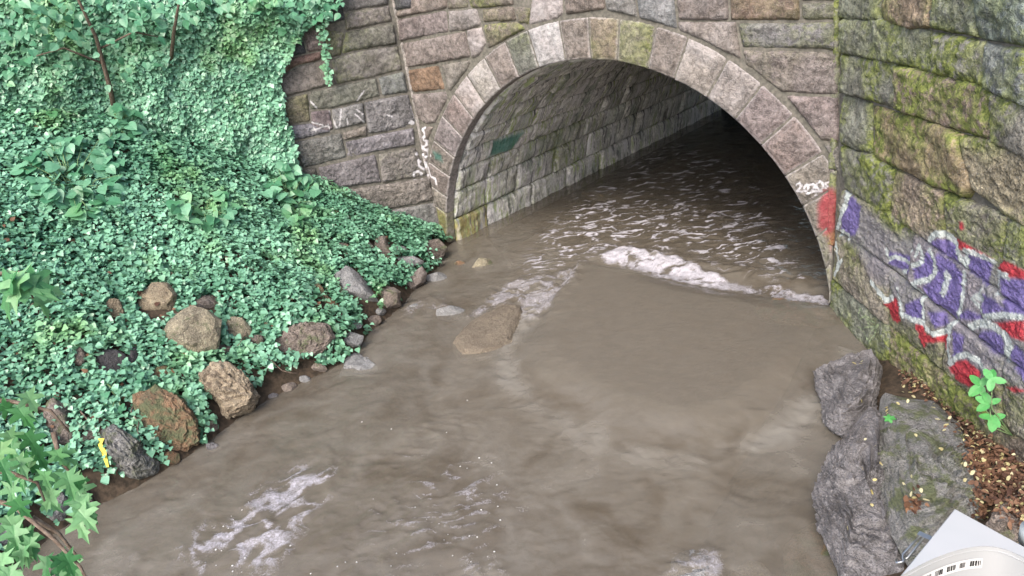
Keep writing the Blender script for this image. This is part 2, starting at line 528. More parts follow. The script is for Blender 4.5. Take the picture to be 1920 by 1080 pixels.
for q in ([(582,190),(595,204)], [(682,170),(670,188)], [(582,245),(615,235)], [(585,230),(605,234)], [(665,213),(683,230)], [(668,205),(680,214)],
          [(615,232),(619,247)], [(618,205),(626,230),(634,243)], [(639,205),(636,240)], [(650,222),(652,237)], [(725,215),(735,219)], [(588,240),(592,246)]):
    L_PAINT.append(line(LEFT, q, (.66, .64, .66), .95, 3.4))
def paint_at(P, layers):
    out = np.zeros((len(P), 4))
    if layers is None:
        return out
    jit = fbm(P[:, 0] * 30, P[:, 1] * 30, 4.2, 2) * .004
    for kind, pts, c, a, w in layers:
        lo, hi = pts.min(0) - .08, pts.max(0) + .08
        k = np.where((P[:, 0] > lo[0]) & (P[:, 0] < hi[0]) & (P[:, 1] > lo[1]) & (P[:, 1] < hi[1]))[0]
        if not len(k):
            continue
        if kind == 'f':
            m = sstep(-w, w, sdist(P[k], pts) + jit[k])
        else:
            m = sstep(w + .003, w - .003, poly_dist(P[k], pts, False) + jit[k] * .7)
        m = (m * a)[:, None]
        out[k, :3] = out[k, :3] * (1 - m) + np.array(c) * m
        out[k, 3:] = out[k, 3:] * (1 - m) + m
    k = out[:, 3] > 1e-4
    out[k, :3] /= out[k, 3:]
    return np.clip(out, 0, 1)

# ------------------------------------------------------------------ one dressed stone
_sid = [0]
def stone(fr, poly, parent, name='stone', color=(.25, .24, .23), res=.02, relief=.03, rough=1.0, joint=-.001, back=.11,
          moss=0.0, pale=0.0, paint=None, tooled=False, mat=None, mapper=None, uvmap=False, wob=.006):
    """poly in (u,v) of the wall; a rock-faced block proud of recessed joints"""
    _sid[0] += 1
    sd_ = _sid[0]
    p = inset(poly, joint)
    rim = []
    for i in range(len(p)):
        a, b = p[i], p[(i + 1) % len(p)]
        n = max(1, int(round(np.linalg.norm(b - a) / res)))
        for k in range(n):
            rim.append(a + (b - a) * k / n)
    rim = np.array(rim)
    wv = np.stack([fbm(rim[:, 0] * 9, rim[:, 1] * 9, sd_ * 3.1, 3), fbm(rim[:, 0] * 9, rim[:, 1] * 9, sd_ * 3.1 + 50, 3)], 1)
    rim = rim + wv * wob
    lo, hi = rim.min(0), rim.max(0)
    gx, gy = np.arange(lo[0], hi[0], res), np.arange(lo[1], hi[1], res)
    G = np.stack(np.meshgrid(gx, gy), -1).reshape(-1, 2)
    if len(G):
        rs = np.random.RandomState(sd_)
        G = G + rs.uniform(-.28, .28, G.shape) * res
        G = G[sdist(G, rim) > .55 * res]
    pts = np.vstack([rim, G]) if len(G) else rim
    vo, eo, fo, ov, oe, of = delaunay_2d_cdt([Vector(q) for q in pts], [], [list(range(len(rim)))], 1, 1e-6)
    Q = np.array([(v.x, v.y) for v in vo])
    remap = {}
    for i, l in enumerate(ov):
        for j in l:
            remap[j] = i
    ring = [remap[i] for i in range(len(rim)) if i in remap]
    d = poly_dist(Q, rim)
    u, v = Q[:, 0], Q[:, 1]
    rs = np.random.RandomState(sd_ + 999)
    tilt = rs.uniform(-.05, .05, 2)
    c0 = Q.mean(0)
    if tooled:
        panel = sstep(.028, .045, d)
        h = -.012 * sstep(.008, 0, d) + .012 * panel + panel * (.007 * fbm(u * 28, v * 28, sd_, 2) + .004 * fbm(u * 70, v * 70, sd_, 2)) + .004 * fbm(u * 5, v * 5, sd_, 2)
    else:
        edge = 1 - np.exp(-d / .009)
        h = -.010 + (.010 + relief * .55 * rs.uniform(.5, 1.1)) * edge + relief * .45 * (1 - np.exp(-d / .05))
        h = h + edge * rough * (relief * .75 * fbm(u * 3.5, v * 5.0, sd_ * 1.7, 3) + .012 * ridged(u * 9, v * 13, sd_ * 2.3, 3) * (.45 + relief * 12) - .008 + .007 * ridged(u * 30, v * 42, sd_, 2))
        h = h + edge * ((Q - c0) @ tilt)
    mp = mapper or fr.P
    W = mp(u, v, h)
    nb = len(ring)
    B = mp(u[ring], v[ring], np.full(nb, -back))
    n0 = len(W)
    faces = [tuple(f) for f in fo]
    # CDT faces are counter-clockwise in (u,v): make them look along +n
    f0 = faces[0]
    fn = np.cross(W[f0[1]] - W[f0[0]], W[f0[2]] - W[f0[0]])
    up = mp(u[f0[0]:f0[0] + 1], v[f0[0]:f0[0] + 1], np.array([h[f0[0]] + .01]))[0] - W[f0[0]]
    if fn @ up < 0:
        faces = [f[::-1] for f in faces]
        skirt = [(ring[i], n0 + i, n0 + (i + 1) % nb, ring[(i + 1) % nb])[::-1] for i in range(nb)]
    else:
        skirt = [(ring[i], n0 + i, n0 + (i + 1) % nb, ring[(i + 1) % nb]) for i in range(nb)]
    o = mesh_obj(name, np.vstack([W, B]), faces + skirt, mat or M_STONE, parent, smooth=True)
    o.color = (*color, 1)
    me = o.data
    sm = np.ones(len(me.polygons), bool)
    sm[len(faces):] = False
    me.polygons.foreach_set('use_smooth', sm)
    Qa = np.vstack([Q, Q[ring]])
    da = np.concatenate([d, np.zeros(nb)])
    pc = np.zeros((len(Qa), 4))
    if paint is not None:
        pc = paint_at(Qa, paint)
    col_attr(me, 'paint', pc)
    mv = np.zeros(len(Qa))
    if moss > 0:
        lowf = fbm(Qa[:, 0] * 2.2, Qa[:, 1] * 2.2, 11.0, 3)
        mv = np.clip(moss * (.45 + 1.1 * lowf + 1.3 * np.exp(-da / .05) * (.5 + lowf)), 0, 1)
        mv = mv * (1 - .85 * pc[:, 3])
    flt_attr(me, 'moss', mv)
    pv = np.zeros(len(Qa))
    if pale > 0:
        pv = np.clip(pale * (.5 + .9 * fbm(Qa[:, 0] * 4, Qa[:, 1] * 4, 21.0, 3)), 0, 1)
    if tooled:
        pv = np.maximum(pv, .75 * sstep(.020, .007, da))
        pv[len(Q):] = .8                              # brightening painted onto the reveal, which otherwise falls into shade
    flt_attr(me, 'pale', pv)
    if uvmap:
        ul = me.uv_layers.new(name='UVMap')
        li = np.zeros(len(me.loops), int)
        me.loops.foreach_get('vertex_index', li)
        ul.data.foreach_set('uv', Qa[li].astype(np.float32).ravel())
    return o
def vary(c, a, rs):
    k = 1 + rs.uniform(-a, a)
    return tuple(float(np.clip(x * k * (1 + rs.uniform(-.05, .05)), .02, .8)) for x in c)
GREY, PINKG, TAN, DARK, ORANGE, PALE, LILAC, WARM, GREENG = (.215, .212, .21), (.235, .208, .20), (.25, .22, .175), (.105, .115, .13), (.255, .18, .125), (.39, .36, .355), (.43, .41, .43), (.228, .207, .187), (.175, .187, .162)

def backing(name, fr, u0, u1, v0, v1, depth, front, parent, mat):
    P = [fr.P(np.array([a]), b, c)[0] for a in (u0, u1) for b in (v0, v1) for c in (front, -depth)]
    Fc = [(0, 1, 3, 2), (4, 6, 7, 5), (0, 4, 5, 1), (2, 3, 7, 6), (0, 2, 6, 4), (1, 5, 7, 3)]
    return mesh_obj(name, P, Fc, mat, parent)
def plain_rows(fr, u0, u1, v0, v1, parent, cols, seed, skip=None, res=.06, **k):
    """courses of the wall beyond the photograph's frame"""
    rs = np.random.RandomState(seed)
    v = v0
    while v < v1 - .1:
        hh = min(rs.uniform(.26, .36), v1 - v)
        u = u0
        while u < u1 - .05:
            ll = rs.uniform(.5, .95)
            if u + ll > u1 - .3: ll = u1 - u
            q = np.array([(u, v), (u + ll, v), (u + ll, v + hh), (u, v + hh)])
            if skip is None or not skip(q.mean(0)):
                stone(fr, q, parent, color=vary(cols[rs.randint(len(cols))], .2, rs), res=res, **k)
            u += ll
        v += hh

# ------------------------------------------------------------------ head wall with its arch ring
head = empty('stone_head_wall', (0, 0, -.4), 'rock-faced stone head wall with a ring of arch stones over the stream', 'wall')
# mortar core: a thick plate pierced by the arch
def arch_plate(name, y0, y1, r, zt, xw, mat, parent):
    th = np.linspace(math.asin((-.6 - ZS) / r), math.pi - math.asin((-.6 - ZS) / r), 60)
    th = np.linspace(math.pi - math.asin(min(1, (-.55 - ZS) / r)), math.asin((-.55 - ZS) / r), 60)
    arc = np.stack([r * np.cos(th), ZS + r * np.sin(th)], 1)
    loop = [(-xw[0], -.55)] + [tuple(a) for a in arc] + [(xw[1], -.55), (xw[1], zt), (-xw[0], zt)]
    n = len(loop)
    vo, eo, fo, ov, _, _ = delaunay_2d_cdt([Vector(q) for q in loop], [], [list(range(n))], 1, 1e-6)
    P = [(q.x, y0, q.y) for q in vo] + [(q.x, y1, q.y) for q in vo]
    m = len(vo)
    rm = {j: i for i, l in enumerate(ov) for j in l}
    Fc = [tuple(f) for f in fo] + [tuple(m + i for i in f[::-1]) for f in fo]
    for i in range(n):
        a, b = rm[i], rm[(i + 1) % n]
        Fc.append((a, b, m + b, m + a)[::-1])
    return mesh_obj(name, P, Fc, mat, parent)
arch_plate('mortar_core', .008, .5, RI + .02, 4.2, (2.40, 2.25), M_MORTAR, head)

HS = [  # traced blocks: pixels, colour, pale, moss
 ([(737,-25),(770,-25),(771,14),(741,20)], DARK, 0, .1), ([(743,22),(771,15),(773,-25),(836,-25),(838,16),(745,33)], WARM, .2, .1),
 ([(747,37),(836,20),(840,60),(751,77)], PINKG, .2, 0), ([(840,22),(893,17),(902,47),(876,56),(842,60)], PINKG, .5, 0),
 ([(838,-25),(875,-25),(877,14),(840,18)], WARM, .2, .2), ([(878,-25),(960,-25),(962,9),(895,16),(880,13)], WARM, .1, .3),
 ([(904,18),(962,12),(968,38),(905,43)], WARM, 0, .1), ([(965,12),(994,15),(990,46),(972,43)], PINKG, 0, .2),
 ([(997,-25),(1052,-25),(1055,27),(1045,35),(990,47),(996,15)], LILAC, .8, 0),
 ([(753,82),(809,72),(872,59),(881,107),(816,119),(764,127)], PINKG, .15, 0), ([(874,57),(902,51),(911,82),(898,104),(885,110)], PALE, .9, 0),
 ([(906,46),(968,41),(985,54),(947,75),(914,92)], WARM, 0, .3), ([(766,132),(822,123),(834,168),(775,173)], ORANGE, 0, 0),
 ([(827,122),(883,113),(873,133),(845,171),(838,167)], WARM, .15, 0), ([(773,177),(835,172),(839,183),(816,230),(801,234),(783,222)], PINKG, .2, 0),
 ([(789,238),(812,238),(803,262),(810,306),(807,318)], WARM, .1, 0),
 ([(1056,-25),(1130,-25),(1134,17),(1098,23),(1060,29)], WARM, 0, 0), ([(1133,-25),(1188,-25),(1194,33),(1170,26),(1137,20)], GREY, .3, 0),
 ([(1192,-25),(1262,-25),(1269,55),(1228,42),(1198,34)], (.19, .21, .24), .4, 0), ([(1266,-25),(1364,-25),(1366,38),(1272,38)], PINKG, .4, 0),
 ([(1368,-25),(1495,-25),(1500,38),(1370,38)], (.26, .205, .155), .1, .2), ([(1502,5),(1567,5),(1568,38),(1504,37)], GREY, 0, .2),
 ([(1500,-25),(1567,-25),(1567,2),(1500,2)], GREY, 0, .2), ([(1268,41),(1379,41),(1389,112),(1360,98),(1320,76),(1275,59)], WARM, .4, 0),
 ([(1384,44),(1567,43),(1569,93),(1392,89)], (.19, .19, .215), .2, .25), ([(1392,94),(1571,99),(1572,178),(1464,173),(1399,122)], PINKG, .15, .1),
 ([(1472,180),(1573,183),(1574,268),(1538,261),(1511,226)], PINKG, .2, .1), ([(1543,270),(1575,274),(1574,345),(1553,292)], GREY, .1, .1)]
RE = 2.615
rs = np.random.RandomState(3)
for px, c, pl, ms in HS:
    q = HEAD.uvs(px)
    r = np.hypot(q[:, 0], q[:, 1] - ZS)
    k = (r < RE + .012)
    if k.any():                                   # the block ends on the arch ring
        q[k] = np.stack([q[k, 0] / r[k], (q[k, 1] - ZS) / r[k]], 1) * (RE + .012) + np.array([0, ZS])
    stone(HEAD, q, head, color=vary(c, .08, rs), res=.017, relief=.017, pale=pl, moss=ms, paint=H_PAINT if px[0][0] < 800 else None)
plain_rows(HEAD, -2.36, 2.24, 3.02, 4.15, head, [WARM, PINKG, GREY], 5)
for i in range(3):                                # the short course between the traced blocks and those above
    pass
VJ = [5, 14.75, 20.45, 27.5, 34.2, 41.9, 49.4, 55.9, 63.2, 70.6, 77.4, 85.8, 93.0, 100.0, 107.8, 114.5, 122.8, 130.3, 137.8, 145.7, 152.7, 159.8, 166.8, 175]
VC = [(.30,.27,.13), WARM, PINKG, PINKG, PINKG, PINKG, PALE, PALE, PINKG, GREENG, LILAC, WARM, TAN, (.24,.24,.18), PINKG, PALE, (.33,.30,.31), PINKG, PINKG, WARM, WARM, WARM, (.26,.25,.16)]
VP = [0, .1, .1, .1, .2, .2, .8, .8, .2, .1, .9, .2, .1, .15, .2, .6, .4, .15, .25, .2, .15, .1, 0]
for i in range(len(VJ) - 1):
    a0, a1 = RAD(VJ[i]), RAD(VJ[i + 1])
    th = np.linspace(a0, a1, 5)
    re0 = RE
    inner = np.stack([-RI * np.cos(th), ZS + RI * np.sin(th)], 1)
    outer = np.stack([-RE * np.cos(th[::-1]), ZS + RE * np.sin(th[::-1])], 1)
    xl, xr = -2.352, 2.245                        # the wing walls cut the lowest ring stones
    outer[:, 0] = np.clip(outer[:, 0], xl, xr)
    inner[:, 0] = np.clip(inner[:, 0], xl + .05, xr - .02)
    q = np.vstack([inner, outer])
    gr = i in (2, 3, 4) or i >= 18
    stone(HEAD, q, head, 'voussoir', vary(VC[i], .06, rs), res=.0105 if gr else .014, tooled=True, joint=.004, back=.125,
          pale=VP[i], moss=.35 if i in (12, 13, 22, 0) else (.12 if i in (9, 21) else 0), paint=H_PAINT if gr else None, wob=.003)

for x0, x1, zz, cc in ((-2.405, -2.352, 3.0, (.40, .38, .36)), (2.20, 2.262, 3.0, (.30, .31, .26))):
    z = -.1 if x0 < 0 else .55
    while z < zz:
        z2 = z + .62
        stone(HEAD, np.array([(x0, z), (x1, z), (x1, z2), (x0, z2)]), head, 'mortar_joint', cc, res=.0115, relief=.012, rough=.4, joint=.0, back=.03, paint=H_PAINT + [('f', np.array([(0, -9), (.1, -9), (0, -8)]), WHITE, 0, .01)], moss=0 if x0 < 0 else .6, pale=.5 if x0 < 0 else .1, wob=.010)
        z = z2
# ------------------------------------------------------------------ left-hand wing wall
lwall = empty('wing_wall', tuple(LEFT.O - V3(0, 0, .4)), 'grey rock-faced stone wing wall half covered by ivy left of the arch', 'wall')
backing('mortar_core', LEFT, -.03, 6.5, -.4, 4.2, .5, -.009, lwall, M_MORTAR)
LS = [
 ([(602,-25),(650,-35),(727,-40),(728,8),(648,21)], GREY, .1, 0), ([(600,25),(643,5),(646,37),(602,49)], DARK, 0, 0),
 ([(648,24),(729,11),(737,40),(648,57)], GREY, .1, .25), ([(648,61),(738,44),(744,82),(663,95),(641,102)], GREENG, .15, .3),
 ([(604,53),(646,62),(640,103),(620,108)], WARM, .1, .3), ([(621,113),(664,99),(746,86),(755,130),(700,144),(633,157)], GREY, .35, .2),
 ([(522,150),(556,127),(601,115),(617,121),(630,157),(609,162),(524,184)], PINKG, .15, 0), ([(522,117),(572,103),(602,97),(602,112),(556,123),(521,146)], (.29, .20, .175), .1, 0),
 ([(520,92),(567,72),(574,99),(521,113)], DARK, 0, 0), ([(571,62),(603,55),(616,111),(604,95),(577,99)], PINKG, 0, 0),
 ([(526,188),(577,176),(582,228),(542,233)], TAN, .1, .1), ([(588,172),(705,147),(712,180),(620,203),(582,206),(580,180)], GREENG, .2, 0),
 ([(710,146),(757,135),(765,172),(718,180)], (.19, .21, .21), .1, .15), ([(683,192),(766,177),(780,233),(722,247),(691,250)], (.21, .23, .225), .25, 0),
 ([(583,210),(619,206),(625,243),(600,250),(584,232)], (.22, .18, .20), .1, 0), ([(622,206),(681,193),(686,230),(628,243)], GREY, .2, 0),
 ([(538,237),(582,232),(622,247),(570,259),(543,266)], (.20, .20, .22), .1, 0), ([(545,269),(640,250),(650,295),(569,315)], GREY, .15, 0),
 ([(643,250),(687,236),(688,254),(645,263)], WARM, .2, 0), ([(648,267),(690,257),(775,240),(777,271),(701,284),(663,294),(652,292)], (.235, .235, .265), .25, 0),
 ([(570,319),(592,315),(600,356),(580,350)], WARM, 0, 0), ([(597,315),(703,290),(715,342),(606,356)], (.20, .20, .205), .2, 0),
 ([(710,290),(778,276),(803,328),(718,343)], GREY, .2, .1), ([(610,362),(715,347),(807,333),(814,375),(735,391),(640,405)], WARM, .15, 0),
 ([(690,402),(816,380),(832,434),(740,450)], GREY, .3, 0), ([(760,452),(833,438),(840,462),(838,480),(770,500)], WARM, 0, .2)]
for px, c, pl, ms in LS:
    q = LEFT.uvs(px)
    fine = max(p[0] for p in px) > 770 or 520 < px[0][0] < 700 and px[0][1] > 160
    stone(LEFT, q, lwall, color=vary(c, .08, rs), res=(.0085 if px[1][0] > 770 or px[2][0] > 770 else .0115) if fine else .018, relief=.018, pale=pl, moss=ms, paint=L_PAINT if fine else None)
plain_rows(LEFT, .02, 2.6, 3.05, 4.15, lwall, [GREY, WARM], 8)
plain_rows(LEFT, 1.47, 2.6, 1.2, 3.0, lwall, [GREY, PINKG], 9)

# ------------------------------------------------------------------ right-hand wing wall with the graffiti
rwall = empty('wing_wall', tuple(RIGHT.O - V3(0, 0, .4)), 'mossy rough stone wing wall painted with purple and red graffiti', 'wall')
backing('mortar_core', RIGHT, -.02, 6.5, -.4, 4.2, .5, -.014, rwall, M_MORTAR)
RS = [
 ([(1578,-25),(1647,-25),(1649,34),(1607,34),(1578,32)], (0.254, 0.271, 0.230), .5), ([(1654,-25),(1747,-25),(1750,50),(1704,50),(1658,36)], (0.360, 0.288, 0.216), .6),
 ([(1753,-25),(1832,-25),(1835,66),(1753,52)], (0.254, 0.271, 0.230), .7), ([(1836,-25),(1930,-25),(1930,85),(1838,67)], (0.202, 0.237, 0.244), .5),
 ([(1580,37),(1650,38),(1742,62),(1745,133),(1676,115),(1582,98)], (0.254, 0.271, 0.230), .55), ([(1748,64),(1842,82),(1849,162),(1755,136)], (0.244, 0.260, 0.237), .7),
 ([(1846,84),(1930,100),(1930,200),(1853,166)], (0.216, 0.237, 0.237), .6),
 ([(1582,103),(1672,119),(1678,122),(1678,200),(1584,172)], (0.254, 0.271, 0.230), .9), ([(1682,124),(1752,141),(1850,168),(1856,260),(1770,232),(1683,203)], (0.339, 0.288, 0.237), .8),
 ([(1858,172),(1930,205),(1930,300),(1860,264)], (0.288, 0.288, 0.244), .9),
 ([(1583,181),(1632,197),(1633,286),(1582,270)], (0.254, 0.271, 0.230), .75), ([(1637,201),(1770,239),(1800,255),(1808,290),(1828,345),(1815,366),(1760,347),(1695,316),(1640,296)], (0.346, 0.288, 0.188), 1.1),
 ([(1803,256),(1860,268),(1930,305),(1930,427),(1889,402),(1832,352),(1812,290)], (0.388, 0.339, 0.230), .75),
 ([(1582,275),(1634,292),(1678,322),(1664,394),(1655,396),(1585,352)], (0.244, 0.260, 0.216), .8), ([(1681,322),(1775,362),(1775,474),(1667,398)], (0.388, 0.339, 0.267), .55),
 ([(1779,365),(1885,408),(1876,545),(1780,478)], (0.302, 0.302, 0.251), .75), ([(1890,412),(1930,432),(1930,584),(1879,548)], (0.288, 0.302, 0.251), .7),
 ([(1583,358),(1664,400),(1716,437),(1700,522),(1598,445),(1572,430)], (0.332, 0.309, 0.260), .6), ([(1720,440),(1840,525),(1835,628),(1704,526)], (0.316, 0.302, 0.274), .4),
 ([(1844,528),(1930,590),(1930,700),(1840,632)], (0.316, 0.302, 0.288), .3),
 ([(1570,440),(1598,450),(1668,508),(1662,605),(1562,522)], (0.309, 0.274, 0.237), .55), ([(1672,510),(1770,588),(1766,690),(1666,608)], (0.288, 0.274, 0.216), .6),
 ([(1775,592),(1880,672),(1880,790),(1770,694)], (0.288, 0.274, 0.244), .45), ([(1884,675),(1930,705),(1930,830),(1884,793)], (0.288, 0.274, 0.244), .45),
 ([(1560,528),(1665,612),(1668,690),(1632,660),(1556,600)], (0.254, 0.271, 0.230), 1.0), ([(1669,615),(1792,720),(1795,800),(1672,700)], (0.302, 0.260, 0.202), 1.1),
 ([(1797,724),(1930,835),(1930,920),(1798,805)], (0.288, 0.244, 0.202), .9)]
for px, c, ms in RS:
    q = RIGHT.uvs(px)
    low = max(p[1] for p in px) > 400
    stone(RIGHT, q, rwall, color=vary(c, .08, rs), res=.0078 if low else .014, relief=.016 if low else .024, rough=1.1, joint=-.008, moss=ms, paint=R_PAINT if low else None, wob=.007)
plain_rows(RIGHT, .02, 2.02, 2.56, 4.15, rwall, [GREENG, (.2, .19, .16)], 12, moss=.6)
plain_rows(RIGHT, 2.42, 4.4, -.1, 4.1, rwall, [GREENG, (.2, .19, .16)], 13, moss=.6, res=.07)

# ------------------------------------------------------------------ the vault behind the arch
tun = empty('vaulted_tunnel', (0, 5, -.4), 'long barrel-vaulted stone tunnel with seeping lime streaks behind the arch', 'tunnel')
RB = RI + .03
def barrel_P(w, y, h):                            # w: arc length up from the left foot, y: depth, h: towards the axis
    w, y, h = np.broadcast_arrays(np.asarray(w, float), y, h)
    a = np.asarray(w) / RI
    r = RB - .03 - np.asarray(h)
    return np.stack([-r * np.cos(a), y + 0 * r, ZS + r * np.sin(a)], -1)
tn = 64
a = np.linspace(-.17, math.pi + .17, tn)
P, Fc = [], []
prof = [(-RB * math.cos(t), ZS + RB * math.sin(t)) for t in a]
ys = np.linspace(.5, 11.0, 22)
for y in ys:
    P += [(x, y, z) for x, z in prof]
for j in range(len(ys) - 1):
    for i in range(tn - 1):
        Fc.append((j * tn + i, (j + 1) * tn + i, (j + 1) * tn + i + 1, j * tn + i + 1))
bar = mesh_obj('barrel', P, Fc, M_TUNNEL, tun, smooth=True)
bar.color = (.8, .79, .79, 1)
ul = bar.data.uv_layers.new(name='UVMap')
li = np.zeros(len(bar.data.loops), int)
bar.data.loops.foreach_get('vertex_index', li)
buv = np.array([(y, t * RI) for y in ys for t in a])
ul.data.foreach_set('uv', buv[li].astype(np.float32).ravel())
tcols = [(.90, .905, .92), (.92, .90, .87), (.87, .90, .85), (.91, .90, .95), (.84, .85, .90)]  # near-white base colours stand in for light the vault doesn't get
rs = np.random.RandomState(21)
arcs = [.02, .46, .83, 1.12, 1.40, 1.66, 1.95, 2.27, 2.6, 2.93, 3.27, 3.62, 3.97]
TPAINT = {}
for k in range(len(arcs) - 1):
    y = .14 + rs.uniform(-.3, 0) * (k > 0)
    ymax = 7.4 if k < 6 else 5.0
    while y < ymax:
        ll = rs.uniform(.45, .95)
        y0, y1 = max(y, .14), y + ll
        if y1 - y0 > .12:
            w0, w1 = arcs[k], arcs[k + 1]
            q = np.array([(y0, w0), (y1, w0), (y1, w1), (y0, w1)])
            c = vary(tcols[rs.randint(5)], .15, rs)
            if k == 0 and y0 < .6: c = (.36, .31, .13)
            far = y0 > 3
            stone(None, q, tun, color=c, res=.045 if far else .026, relief=.022, rough=.9, joint=.005, back=.10, mat=M_TUNNEL,
                  mapper=lambda uu, vv, hh: barrel_P(vv, uu, hh), uvmap=True, moss=.30 if (k < 3 and y0 < 2.6) else .06,
                  paint=[('f', np.array([(.60, 1.15), (1.05, 1.13), (1.2, 1.36), (.66, 1.38)]), TEAL, .85, .04)] if k == 3 and y0 < 1.5 else None)
        y += ll

# ------------------------------------------------------------------ ground, banks, water
G2 = lambda pts, z=0.0: np.array([ground(x, y, z)[:2] for x, y in pts])
SHORE = G2([(836,462),(822,500),(775,545),(745,580),(690,625),(668,665),(600,700),(500,748),(425,800),(345,862),(270,905),(190,945),(100,1000),(0,1085)])
SHORE = np.vstack([[(-2.30, .25)], SHORE, [(-.70, -6.5), (-.45, -11)]])
LAND = np.vstack([SHORE, [(-16, -11), (-16, 6), (-2.4, 6)]])
def bank_z(xy):
    xy = np.atleast_2d(xy)
    d = sdist(xy, LAND)
    n = fbm(xy[:, 0] * 1.3, xy[:, 1] * 1.3, 2.0, 3)
    up = .10 * sstep(0, .12, d) + .80 * np.minimum(d, 2.6) + .55 * np.clip(d - 2.6, 0, 2.5) + .10 * n * sstep(0, .8, d) + .03 * fbm(xy[:, 0] * 6, xy[:, 1] * 6, 1.0, 2)
    return np.where(d > 0, up, np.maximum(-.45, .9 * d))
def bank_hit(px, py):
    d = ray(px, py)
    lo, hi, n = 1.5, 11.5, 100
    for _ in range(2):
        t = np.linspace(lo, hi, n)
        P = CAM + t[:, None] * d
        k = np.where((P[:, 2] < np.maximum(bank_z(P[:, :2]), 0)) | ((P - LEFT.O) @ LEFT.n < .05))[0]
        if not len(k): return P[-1]
        lo, hi, n = t[max(k[0] - 1, 0)], t[k[0]], 12
    return P[k[0]]
def grid_mesh(name, x0, x1, y0, y1, st, zf, mat, keep=None):
    xs, ys_ = np.arange(x0, x1 + 1e-6, st), np.arange(y0, y1 + 1e-6, st)
    X, Y = np.meshgrid(xs, ys_)
    xy = np.stack([X, Y], -1).reshape(-1, 2)
    z = zf(xy)
    nx, ny = len(xs), len(ys_)
    i = (np.arange(ny - 1)[:, None] * nx + np.arange(nx - 1)[None]).ravel()
    Fq = np.stack([i, i + 1, i + nx + 1, i + nx], 1)
    if keep is not None:
        Fq = Fq[keep(xy)[Fq].any(1)]
        used = np.unique(Fq)
        rm = np.full(len(xy), -1)
        rm[used] = np.arange(len(used))
        xy, z, Fq = xy[used], z[used], rm[Fq]
    o = mesh_obj(name, np.column_stack([xy, z]), Fq, mat, smooth=True, at=(0, 0, 0))
    return o, xy
ob, _ = grid_mesh('bank', -9, -.3, -9, .6, .07, bank_z, M_SOIL, lambda p: sdist(p, LAND) > -.6)
tag(ob, kind='structure')
RSH = G2([(1556,580),(1640,664),(1600,790),(1560,880),(1535,960),(1590,1085)])
RSH = np.vstack([[(2.2, .1)], RSH, [(3.45, -4.2), (3.3, -11)]])
RLAND = np.vstack([RSH, [(16, -11), (16, .5)]])
def right_z(xy):
    xy = np.atleast_2d(xy)
    d = sdist(xy, RLAND)
    n = fbm(xy[:, 0] * 2, xy[:, 1] * 2, 5.0, 3)
    return np.where(d > 0, .06 * sstep(0, .15, d) + .20 * np.minimum(d, 2.5) + .03 * n, np.maximum(-.45, .6 * d))
og, _ = grid_mesh('shore_ground', 2.2, 9, -9, .3, .06, right_z, M_SOIL, lambda p: sdist(p, RLAND) > -.6)
tag(og, kind='structure')
bed = mesh_obj('ground', [(-60, -60, -.46), (60, -60, -.46), (60, 60, -.46), (-60, 60, -.46)], [(0, 1, 2, 3)], M_BED, at=(0, 0, -.46))
tag(bed, kind='structure')
# earth carried over and beside the vault
ob_ = []
for x0, x1, z0, z1 in ((-16, -2.45, -.45, 4.1), (2.45, 16, -.45, 4.1), (-2.45, 2.45, 2.36, 4.1)):
    ob_.append(boxmesh(((x0 + x1) / 2, 5.75, (z0 + z1) / 2), V3((x1 - x0) / 2 - .002, 0, 0), V3(0, 5.23, 0), V3(0, 0, (z1 - z0) / 2)))
tag(mesh_obj('embankment', *joinparts(ob_), M_EARTH, at=(0, 6.5, -.45)), kind='structure')

LEDGE = G2([(1085,505),(1180,517),(1290,541),(1400,559),(1556,584)])
def ledge_s(xy):
    d = poly_dist(xy, LEDGE, False)
    # downstream (towards the vault) is positive
    a, b = LEDGE[0], LEDGE[-1]
    e = (b - a) / np.linalg.norm(b - a)
    nrm = V3(-e[1], e[0])
    k = np.zeros(len(xy))
    best = np.full(len(xy), 1e9)
    for i in range(len(LEDGE) - 1):
        A, B = LEDGE[i], LEDGE[i + 1]
        dd = seg_dist(xy, A, B)
        sgn = np.sign((B[0] - A[0]) * (xy[:, 1] - A[1]) - (B[1] - A[1]) * (xy[:, 0] - A[0]))
        m = dd < best
        best[m] = dd[m]
        k[m] = sgn[m]
    return d * k
FOAM = [  # polygon, strength, softness, style
 ([(1105,482),(1180,464),(1260,480),(1330,510),(1380,530),(1390,548),(1340,541),(1250,527),(1170,500)], 1.0, .08, 'churn'),
 ([(1340,515),(1420,535),(1500,542),(1550,552),(1556,576),(1450,561),(1350,541)], .92, .06, 'churn'),
 ([(1000,440),(1100,350),(1250,255),(1380,300),(1480,420),(1540,545),(1400,520),(1200,470),(1080,500),(960,530)], 1.1, .35, 'dash'),
 ([(870,600),(920,545),(1000,515),(1100,498),(1085,535),(1015,600),(985,608),(962,572),(900,592)], .75, .10, 'churn'),
 ([(740,582),(790,560),(850,556),(830,590),(770,600)], .6, .10, 'churn'),
 ([(330,1030),(440,935),(530,890),(570,865),(645,872),(640,925),(570,1010),(520,1085),(360,1085)], .86, .16, 'swirl'),
 ([(600,840),(690,860),(800,790),(900,760),(860,830),(740,900),(640,890)], .40, .2, 'line'),
 ([(860,1085),(870,1050),(930,1038),(965,1085)], .7, .08, 'churn'),
 ([(1250,1085),(1262,1030),(1312,1012),(1352,1050),(1352,1085)], .75, .06, 'churn'),
 ([(640,1000),(760,880),(900,840),(1000,960),(900,1070),(700,1080)], .7, .25, 'dash'),
 ([(1500,745),(1548,735),(1556,800),(1600,820),(1575,850),(1510,800)], .35, .10, 'dash'),
 ([(1505,930),(1535,900),(1545,990),(1515,960)], .35, .06, 'dash')]
